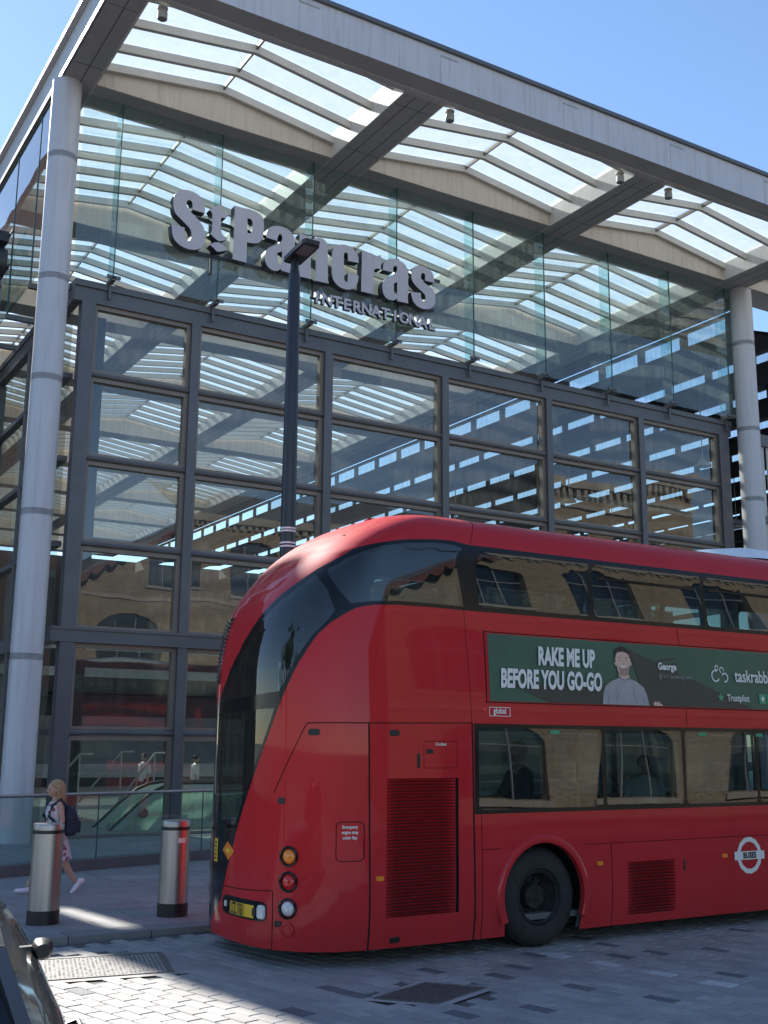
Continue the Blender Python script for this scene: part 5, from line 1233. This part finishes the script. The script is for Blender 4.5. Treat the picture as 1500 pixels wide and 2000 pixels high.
for cx_, cy2, cz_, cr_ in cl:
    for _ in range(150):
        d_ = Vector((rl.gauss(0, 1), rl.gauss(0, 1), rl.gauss(0, 1))).normalized()*cr_*rl.uniform(.5, 1.05); c = Vector((TX+cx_, TY+cy2, 6.3+cz_))+d_
        a = Vector((rl.gauss(0, 1), rl.gauss(0, 1), rl.gauss(0, .6))).normalized()*.13; b = a.cross(Vector((rl.gauss(0, 1), rl.gauss(0, 1), rl.gauss(0, 1)))).normalized()*.075
        mb.add([c-a, c+b, c+a, c-b], [(0, 1, 2, 3)])
tag(mb.build('crown', M['leaf'], tr), kind='stuff')

# ================================================================== people
def skin(name, joints, edges, mat, sub=2, parent=None):
    """one continuous surface grown round a jointed skeleton; joints: (x, y, z, rx, ry)"""
    me = bpy.data.meshes.new(name); me.from_pydata([j[:3] for j in joints], edges, [])
    ob = bpy.data.objects.new(name, me); COL.objects.link(ob)
    md = ob.modifiers.new("skin", 'SKIN'); md.use_smooth_shade = True
    sv = me.skin_vertices[0].data
    for i, j in enumerate(joints): sv[i].radius = (j[3], j[4] if len(j) > 4 else j[3])
    sv[0].use_root = True
    ss = ob.modifiers.new("ss", 'SUBSURF'); ss.levels = sub; ss.render_levels = sub
    bpy.context.view_layer.update()
    m2 = bpy.data.meshes.new_from_object(ob.evaluated_get(bpy.context.evaluated_depsgraph_get()))
    bpy.data.objects.remove(ob); m2.materials.clear()
    for m in (mat if isinstance(mat, list) else [mat]): m2.materials.append(m)
    m2.polygons.foreach_set('use_smooth', [True]*len(m2.polygons)); m2.name = name
    return m2
def rings(rs, n=20):
    """cloth tube: rings (x, y, z, rx, ry)"""
    mb = MB()
    for x, y, z, rx, ry in rs:
        for k in range(n): t = 2*math.pi*k/n; mb.v.append((x+rx*math.cos(t), y+ry*math.sin(t), z))
    for i in range(len(rs)-1):
        for k in range(n): mb.f.append((i*n+k, i*n+(k+1) % n, (i+1)*n+(k+1) % n, (i+1)*n+k)); mb.m.append(0)
    return mb
def hand(js, es, wrist, d, side, s=1.0):
    """palm, four unequal curled fingers and a thumb, grown on from the wrist joint"""
    w_ = len(js)-1; x, y, z = js[wrist][:3]; dx, dz = d
    js.append((x+dx*.05*s, y, z+dz*.05*s, .030*s, .016*s)); es.append((wrist, len(js)-1)); palm = len(js)-1
    js.append((x+dx*.085*s, y, z+dz*.085*s, .034*s, .015*s)); es.append((palm, len(js)-1)); kn = len(js)-1
    for i, l in enumerate((.070, .080, .074, .056)):
        o = (-.024+.016*i)*s
        a = (x+dx*.11*s-dz*0+o*1.0, y+.002, z+dz*.11*s, .0085*s); b = (x+dx*(.11+l*.5)*s+o*1.05-.006, y, z+dz*(.11+l*.5)*s, .0078*s); c = (x+dx*(.11+l*.85)*s+o-.018, y, z+dz*(.11+l*.85)*s, .007*s)
        n = len(js); js += [a, b, c]; es += [(kn, n), (n, n+1), (n+1, n+2)]
    n = len(js); js += [(x+dx*.05*s-.035*s, y-.004*side, z+dz*.05*s, .011*s), (x+dx*.085*s-.048*s, y-.008*side, z+dz*.085*s, .009*s)]; es += [(palm, n), (n, n+1)]
def head_mesh(c, s, f=-1):
    """head facing f along x: skull, jaw, nose, lips and ears in one surface"""
    x, y, z = c; mb = MB(); n, m = 28, 20
    for i in range(m+1):
        ph = math.pi*i/m
        for k in range(n):
            t = 2*math.pi*k/n; ux, uy, uz = math.sin(ph)*math.cos(t), math.sin(ph)*math.sin(t), math.cos(ph)
            px, py, pz = ux*.098, uy*.076, uz*.122
            fr = max(0, ux)
            if uz < 0: px *= 1-.22*(-uz)*(1-fr); py *= 1-.32*(-uz)**1.3
            if fr > .5:
                px += .026*math.exp(-((uy/.13)**2+((uz+.18)/.16)**2)) + .008*math.exp(-((uy/.3)**2+((uz+.52)/.08)**2)) + .010*math.exp(-((uy/.35)**2+((uz+.80)/.12)**2))
                px -= .010*math.exp(-(((abs(uy)-.36)/.14)**2+((uz-.02)/.10)**2))
            mb.v.append((x-f*-1*px*s if False else x+f*px*s, y+py*s, z+pz*s))
    for i in range(m):
        for k in range(n): mb.f.append((i*n+k, i*n+(k+1) % n, (i+1)*n+(k+1) % n, (i+1)*n+k)); mb.m.append(0)
    for sd_ in (-1, 1):
        mb.lathe([(0, -.03), (.016, -.02), (.020, 0), (.015, .02), (0, .028)], (x-f*.01*s, y+sd_*.078*s, z-.012*s), 8)
    return mb

# the walking woman: faces -x, left leg behind pushing off, right leg in front
WX, WY, WZ = 4.47, 16.02, PZ
wm = []
def J(a, b, c, *r): wm.append((WX+a, WY+b, WZ+c, *r)); return len(wm)-1
E_ = []
pel = J(0, 0, .84, .125, .105)
wst = J(-.01, 0, 1.00, .095, .085); ch = J(-.015, 0, 1.17, .12, .10); nb = J(-.005, 0, 1.295, .06, .06); nk = J(-.02, 0, 1.35, .045, .045); nt = J(-.035, 0, 1.40, .045, .045)
E_ += [(pel, wst), (wst, ch), (ch, nb), (nb, nk), (nk, nt)]
# rear (camera-side, left) leg trails behind: +x
h1 = J(.03, -.08, .77, .088); k1 = J(.13, -.08, .46, .058); c1 = J(.20, -.08, .33, .056); a1 = J(.335, -.08, .125, .034)
E_ += [(pel, h1), (h1, k1), (k1, c1), (c1, a1)]
h2 = J(-.04, .08, .77, .088); k2 = J(-.19, .08, .45, .056); c2 = J(-.22, .08, .34, .055); a2 = J(-.335, .08, .085, .034)
E_ += [(pel, h2), (h2, k2), (k2, c2), (c2, a2)]
# near arm bent slightly, hand forward at hip height
s1_ = J(-.0, -.155, 1.265, .05); e1 = J(.05, -.205, 1.02, .038); r1 = J(-.10, -.20, .86, .025)
E_ += [(nb, s1_), (s1_, e1), (e1, r1)]
hand(wm, E_, r1, (-.75, -.65), -1)
s2 = J(0, .155, 1.265, .05); e2 = J(.02, .20, 1.03, .038); r2 = J(-.12, .17, .87, .025)
E_ += [(nb, s2), (s2, e2), (e2, r2)]
hand(wm, E_, r2, (-.75, -.65), 1)
bodym = skin('person', wm, E_, M['skin'])
hb = head_mesh((WX-.05, WY, WZ+1.475), 1.0, -1)
bm = bmesh.new(); bm.from_mesh(bodym); tmp = hb.mesh('h', M['skin'], True); bm.from_mesh(tmp); bm.to_mesh(bodym); bm.free()
bodym.polygons.foreach_set('use_smooth', [True]*len(bodym.polygons))
woman = bpy.data.objects.new('person', bodym); COL.objects.link(woman)
tag(woman, 'woman with shoulder length blond hair in a floral dress striding left along the pavement', 'person')
def child(name, me, par): o = bpy.data.objects.new(name, me); COL.objects.link(o); o.parent = par; return o
dr = rings([(WX-.005, WY, WZ+1.30, .085, .13), (WX-.01, WY, WZ+1.24, .118, .165), (WX-.02, WY, WZ+1.15, .145, .165), (WX-.012, WY, WZ+1.03, .118, .135), (WX-.01, WY, WZ+.97, .115, .133), (WX, WY, WZ+.86, .155, .165), (WX+.005, WY, WZ+.72, .19, .18), (WX+.01, WY, WZ+.58, .225, .19), (WX+.015, WY, WZ+.47, .245, .195)], 28)
for i, v in enumerate(dr.v):
    k = (WZ+1.0-v[2]); 
    if k > .1:
        a = 2*math.pi*(i % 28)/28; q = 1+.07*math.sin(6*a+v[2]*3)*min(1, k*2); dr.v[i] = (WX+(v[0]-WX)*q, WY+(v[1]-WY)*q, v[2])
child('dress', dr.mesh('dress', M['dress'], True, 80), woman)
mb = MB(); hc = (WX-.03, WY, WZ+1.49)
for i in range(13):
    u = i/12; z = hc[2]+.135-.40*u
    rx = .122*math.sqrt(max(0.02, 1-(1-min(1, u*3.2))**2)); ry = rx*.90
    if u > .62: rx *= 1-.35*(u-.62)/.38; ry *= 1-.2*(u-.62)/.38
    for k in range(24):
        t = 2*math.pi*k/24; c, s_ = math.cos(t), math.sin(t)
        fx = c*rx+.016
        if c < -.35 and u > .25: fx = -.35*rx+.016+(.02 if u > .3 else 0)
        w2 = 1+.05*math.sin(9*t+u*7)
        mb.v.append((hc[0]+fx*w2+.02*u, hc[1]+s_*ry*w2*1.02, z))
for i in range(12):
    for k in range(24): mb.f.append((i*24+k, i*24+(k+1) % 24, (i+1)*24+(k+1) % 24, (i+1)*24+k)); mb.m.append(0)
mb.f.append(tuple(range(24))); mb.m.append(0)
child('hair', mb.mesh('hair', M['blond'], True, 80), woman)
for yy in (-.036, .036):
    mb = MB(); mb.lathe([(0, -.012), (.010, -.007), (.012, 0), (.010, .007), (0, .012)], (WX-.132, WY+yy, WZ+1.478), 8); child('eye', mb.mesh('eye', M['ink'], True), woman)
def shoe(ankle, pitch, par):
    """trainer: sole and rounded upper along -x"""
    mb = MB(); prof = [(.085, .035, .06), (.05, .042, .095), (.0, .042, .09), (-.06, .044, .065), (-.12, .046, .05), (-.165, .036, .042), (-.185, .012, .03)]
    n = 12
    for x, w_, h in prof:
        for k in range(n):
            t = 2*math.pi*k/n; mb.v.append((x, w_*math.cos(t), max(0, h*.5+h*.55*math.sin(t))))
    for i in range(len(prof)-1):
        for k in range(n): mb.f.append((i*n+k, i*n+(k+1) % n, (i+1)*n+(k+1) % n, (i+1)*n+k)); mb.m.append(0)
    mb.f += [tuple(range(n)), tuple(reversed(range((len(prof)-1)*n, len(prof)*n)))]; mb.m += [0, 0]
    me = mb.mesh('shoe', M['shoe'], True, 60); me.transform(Matrix.Translation(ankle) @ Matrix.Rotation(pitch, 4, 'Y') @ Matrix.Translation((0.02, 0, -.085))); child('shoe', me, par)
shoe((WX+.335, WY-.08, WZ+.145), math.radians(-42), woman); shoe((WX-.335, WY+.08, WZ+.095), math.radians(10), woman)
bp_ = empty('backpack', (WX+.20, WY, WZ+1.1)); tag(bp_, 'dark navy backpack on the back of the woman in the floral dress', 'backpack')
mb = MB(); n = 20
for z, rx, ry, ox in ((.80, .05, .10, .17), (.82, .095, .15, .19), (.90, .125, .165, .205), (1.02, .125, .165, .205), (1.15, .105, .155, .185), (1.22, .07, .13, .165), (1.245, .02, .05, .15)):
    for k in range(n):
        t = 2*math.pi*k/n; ex = .7; c, s_ = math.cos(t), math.sin(t)
        mb.v.append((WX+ox+rx*math.copysign(abs(c)**ex, c), WY+ry*math.copysign(abs(s_)**ex, s_), WZ+z))
for i in range(6):
    for k in range(n): mb.f.append((i*n+k, i*n+(k+1) % n, (i+1)*n+(k+1) % n, (i+1)*n+k)); mb.m.append(0)
mb.f += [tuple(range(n)), tuple(reversed(range(6*n, 7*n)))]; mb.m += [0, 0]
mb.build('pack_body', M['pack'], bp_, True, 60)
mb = MB(); mb.box(WX+.30, WX+.345, WY-.11, WY+.11, WZ+.85, WZ+1.02); mb.build('front_pocket', M['pack'], bp_)
for yy in (-.13, .13):
    mb = MB(); mb.tube([(WX+.12, WY+yy, WZ+1.22), (WX+.02, WY+yy, WZ+1.335), (WX-.10, WY+yy, WZ+1.25), (WX-.15, WY+yy*1.1, WZ+1.10), (WX-.02, WY+yy*1.25, WZ+.98), (WX+.12, WY+yy*1.1, WZ+.88)], .022, 8); mb.build('strap', M['pack'], bp_, True)
mb = MB(); mb.lathe([(0, -.012), (.014, 0), (0, .012)], (WX+.30, WY-.10, WZ+1.12), 8); mb.build('zip_pull', M['print_white'], bp_)

wc = Vector((WX, WY, WZ)); woman.scale = (.935,)*3; woman.location = wc*(1-.935)
bp_.scale = (.935,)*3; bp_.location = wc+(bp_.location-wc)*.935
# standing figures behind glass
def figure(x, y, z, h, yaw, label, top, bottom, hairm, arm=0, group=None):
    k = h/1.72; js, es = [], []
    def j(a, b, c, *r): js.append((a*k, b*k, c*k, *[q*k for q in r])); return len(js)-1
    p = j(0, 0, .95, .14, .10); ws = j(0, 0, 1.10, .13, .09); c_ = j(0, 0, 1.30, .155, .105); n1 = j(0, 0, 1.43, .07, .065); n2 = j(-.01, 0, 1.50, .052, .052); es += [(p, ws), (ws, c_), (c_, n1), (n1, n2)]
    for sd_ in (-1, 1):
        hp = j(0, sd_*.09, .86, .095); kn = j(-.02, sd_*.10, .49, .065); an = j(.01, sd_*.10, .10, .042); ft = j(-.13, sd_*.11, .04, .045, .03); es += [(p, hp), (hp, kn), (kn, an), (an, ft)]
        sh = j(0, sd_*.19, 1.40, .062)
        if arm and sd_ == -1: el = j(-.12, -.26, 1.16, .045); wr = j(-.36, -.22, 1.10, .03)
        else: el = j(.03, sd_*.24, 1.13, .045); wr = j(-.05, sd_*.24, .89, .03)
        es += [(n1, sh), (sh, el), (el, wr)]
        w0 = tuple(q for q in js[wr]); hand(js, es, wr, ((-1, -.1) if arm and sd_ == -1 else (-.2, -1)), sd_, k)
    me = skin('person', js, es, M['skin'], 1)
    hb = head_mesh((-.02*k, 0, 1.62*k), .98*k, -1); bm = bmesh.new(); bm.from_mesh(me); bm.from_mesh(hb.mesh('h', M['skin'])); bm.to_mesh(me); bm.free(); me.polygons.foreach_set('use_smooth', [True]*len(me.polygons))
    o = bpy.data.objects.new('person', me); COL.objects.link(o); o.location = (x, y, z); o.rotation_euler.z = yaw; tag(o, label, 'person', group)
    sh = rings([(0, 0, 1.46*k, .075*k, .10*k), (0, 0, 1.42*k, .115*k, .20*k), (0, 0, 1.30*k, .135*k, .205*k), (0, 0, 1.10*k, .125*k, .18*k), (0, 0, .92*k, .135*k, .185*k), (0, 0, .88*k, .13*k, .18*k)], 20)
    for sd_ in (-1, 1):
        a, b = (0, sd_*.19*k, 1.40*k), ((-.12*k, -.26*k, 1.16*k) if arm and sd_ == -1 else (.03*k, sd_*.24*k, 1.13*k)); sh.tube([a, b], [.075*k, .058*k], 10)
    child('shirt', sh.mesh('shirt', top, True, 70), o)
    tb = MB()
    for sd_ in (-1, 1): tb.tube([(0, sd_*.085*k, .96*k), (0, sd_*.09*k, .86*k), (-.02*k, sd_*.10*k, .49*k), (.01*k, sd_*.10*k, .07*k)], [.11*k, .108*k, .08*k, .065*k], 12)
    child('trousers', tb.mesh('trousers', bottom, True, 70), o)
    hr = MB(); nn = 16
    for i in range(7):
        u = i/6; zz = 1.755*k-.15*k*u; r = .104*k*math.sqrt(max(.03, 1-(1-min(1, u*1.7))**2))
        for q in range(nn): t = 2*math.pi*q/nn; hr.v.append((-.02*k+max(math.cos(t)*r, -.6*r if u > .45 else -r)+.012*k, math.sin(t)*r*.86, zz))
    for i in range(6):
        for q in range(nn): hr.f.append((i*nn+q, i*nn+(q+1) % nn, (i+1)*nn+(q+1) % nn, (i+1)*nn+q)); hr.m.append(0)
    hr.f.append(tuple(range(nn))); hr.m.append(0); child('hair', hr.mesh('hair', hairm, True, 70), o)
    return o
figure(8.30, 10.55, .34, 1.76, math.radians(-60), 'man in a dark jacket behind the first lower window of the bus', M['jacket'], M['denim'], M['hair_dark'], 1)
figure(7.55, 10.9, .34, 1.62, math.radians(-100), 'figure in a pale shirt inside the bus, left of the dark jacket', M['shirt'], M['denim'], M['hair_dark'])
figure(11.0, 11.3, .34, 1.60, math.radians(40), 'passenger in a pale shirt standing behind the third lower bus window', M['shirt'], M['denim'], M['hair_dark'])
figure(12.75, 33.0, .03, 1.74, math.radians(200), 'man in a white shirt inside the hall, just right of the second mullion', M['shirt'], M['denim'], M['hair_dark'])
figure(13.62, 33.6, .03, 1.62, math.radians(170), 'smaller figure in white inside the hall, right of the white shirt', M['shirt'], M['jacket'], M['hair_dark'])
figure(12.1, 34.0, .03, 1.66, math.radians(20), 'figure in a pale top inside the hall, left of the second mullion', M['shirt'], M['jacket'], M['hair_dark'])

# ================================================================== black car beside the viewer
car = empty('parked_car', (.85, 6.4, 0)); tag(car, 'black car parked at the left edge, only its shoulder, mirror and handle showing', 'car')
CDIR = Vector((.17, .985, 0)).normalized(); CRT = Vector((CDIR.y, -CDIR.x, 0)); CO = Vector((1.46, 5.96, 0))-CRT*.71
def cw(l, a, z): p = CO+CDIR*l+CRT*a; return (p.x, p.y, z)
ST = [(-2.75, .62, .60, .86), (-2.6, .80, .45, .93), (-1.9, .89, .33, .985), (-.9, .925, .30, 1.01), (.3, .93, .30, 1.01), (1.5, .93, .30, 1.00), (2.6, .92, .31, .975), (3.3, .88, .36, .93), (3.6, .66, .50, .80)]
def csec(l, hw, zl, zs):
    return [(l, hw*.90, zl), (l, hw*.985, zl+.12), (l, hw, zl+.30), (l, hw*.995, zs-.16), (l, hw*.975, zs-.06), (l, hw*.93, zs-.01), (l, hw*.85, zs+.012), (l, hw*.5, zs+.03), (l, 0, zs+.035)]
mb = MB(); secs = []
for st_ in ST:
    h = csec(*st_); full = h+[(l, -a, z) for l, a, z in reversed(h[:-1])]; secs.append(len(full)); mb.v += [cw(*q) for q in full]
n = secs[0]
for i in range(len(ST)-1):
    for j in range(n-1): mb.f.append((i*n+j, i*n+j+1, (i+1)*n+j+1, (i+1)*n+j)); mb.m.append(0)
mb.f += [tuple(range(n)), tuple(reversed(range((len(ST)-1)*n, len(ST)*n)))]; mb.m += [0, 0]
cb = mb.build('body', M['carpaint'], car, True, 50)
GH = [(-1.75, .80, 1.0), (-1.15, .66, 1.36), (-.4, .60, 1.47), (.4, .60, 1.46), (1.45, .80, .99)]
roof = [(l, a*.93, z) for l, a, z in GH]
mb = MB(); mb.add([cw(-1.70, -.56, 1.35), cw(-1.70, .56, 1.35), cw(-0.90, .54, 1.45), cw(0.00, .54, 1.43), cw(0.00, -.54, 1.43), cw(-0.90, -.54, 1.45)], [(0, 1, 2, 5), (5, 2, 3, 4)]); mb.build('roof', M['carpaint'], car)
for sd_ in (-1, 1):
    MB().add([cw(-2.20, sd_*.70, 1.025), cw(0.85, sd_*.70, 1.015), cw(0.00, sd_*.54, 1.42), cw(-0.90, sd_*.54, 1.44), cw(-1.70, sd_*.56, 1.34)], [(0, 1, 2, 3, 4)]).build('side_window', M['carglass'], car)
    mb = MB(); mb.bar(cw(-2.20, sd_*.715, 1.03), cw(0.85, sd_*.715, 1.02), .02, .018); mb.build('window_trim', M['inox'], car)
    mb = MB()
    for a, b in (((1.38, .70, 1.0), (.5, .54, 1.43)), ((-1.75, .70, 1.0), (-1.2, .56, 1.35)), ((-.2, .705, 1.0), (-.2, .55, 1.43)), ((.5, .54, 1.43), (-.4, .54, 1.45)), ((-.4, .54, 1.45), (-1.2, .56, 1.35))): mb.bar(cw(a[0]-.5, sd_*a[1], a[2]), cw(b[0]-.5, sd_*b[1], b[2]), .06, .05, up=(1, 0, 0))
    mb.build('pillar', M['carpaint'], car)
    mb = MB()
    for l in (-1.0,): mb.tube([cw(l-.02, sd_*.91, .90), cw(l+.0, sd_*.965, .92), cw(l+.13, sd_*.965, .92), cw(l+.15, sd_*.91, .90)], .012, 8)
    mb.build('door_handle', M['black'], car, True)
    for l in (-1.75, 2.3):
        c = cw(l, sd_*.80, .32); T = Matrix.Translation(c) @ CRT.to_track_quat('Z', 'Y').to_matrix().to_4x4()
        w2 = MB(); w2.lathe([(.20, .06), (.30, .07), (.32, .03), (.32, -.10), (.2, -.11)], (0, 0, 0), 28); me = w2.mesh('tyre', M['tyre'], True, 40); me.transform(T); wo = link('wheel', me, car)
        w2 = MB(); w2.lathe([(.20, .06), (.17, .04), (.05, .05), (0, .06)], (0, 0, 0), 20); me = w2.mesh('rim', M['inox'], True, 40); me.transform(T); link('rim', me, wo)
    mb = MB()
    hs = [(.03, .035), (.05, .055), (.042, .05)]
    c0 = Vector(cw(.45, sd_*.925, 1.0))
    vs = []
    for dl, (a, b) in zip((-.06, .0, .07), hs):
        for k in range(12):
            t = 2*math.pi*k/12; q = c0+CDIR*dl+CRT*(sd_*a*1.15*math.copysign(abs(math.cos(t))**.7, math.cos(t)))+Vector((0, 0, b*math.copysign(abs(math.sin(t))**.7, math.sin(t)))); vs.append(tuple(q))
    mb.add(vs, [(i*12+k, i*12+(k+1) % 12, (i+1)*12+(k+1) % 12, (i+1)*12+k) for i in range(2) for k in range(12)]+[tuple(range(12)), tuple(reversed(range(24, 36)))])
    mb.bar(cw(.47, sd_*.80, .99), cw(.47, sd_*.92, .995), .05, .05); mb.build('door_mirror', M['black'], car, True, 50)
MB().add([cw(.95, -.70, 1.02), cw(.95, .70, 1.02), cw(0, .54, 1.42), cw(0, -.54, 1.42)], [(0, 1, 2, 3)]).build('windscreen', M['carglass'], car)
MB().add([cw(-2.3, -.68, 1.02), cw(-2.3, .68, 1.02), cw(-1.7, .55, 1.34), cw(-1.7, -.55, 1.34)], [(0, 1, 2, 3)]).build('rear_window', M['carglass'], car)
for a in (-.62, .62):
    mb = MB(); mb.box(-.16, .16, -.02, .02, -.06, .06); me = mb.mesh('tail_lamp', M['redlens']); me.transform(frame(cw(-2.77, a*.8, .75), CRT, (0, 0, 1))); link('tail_lamp', me, car)
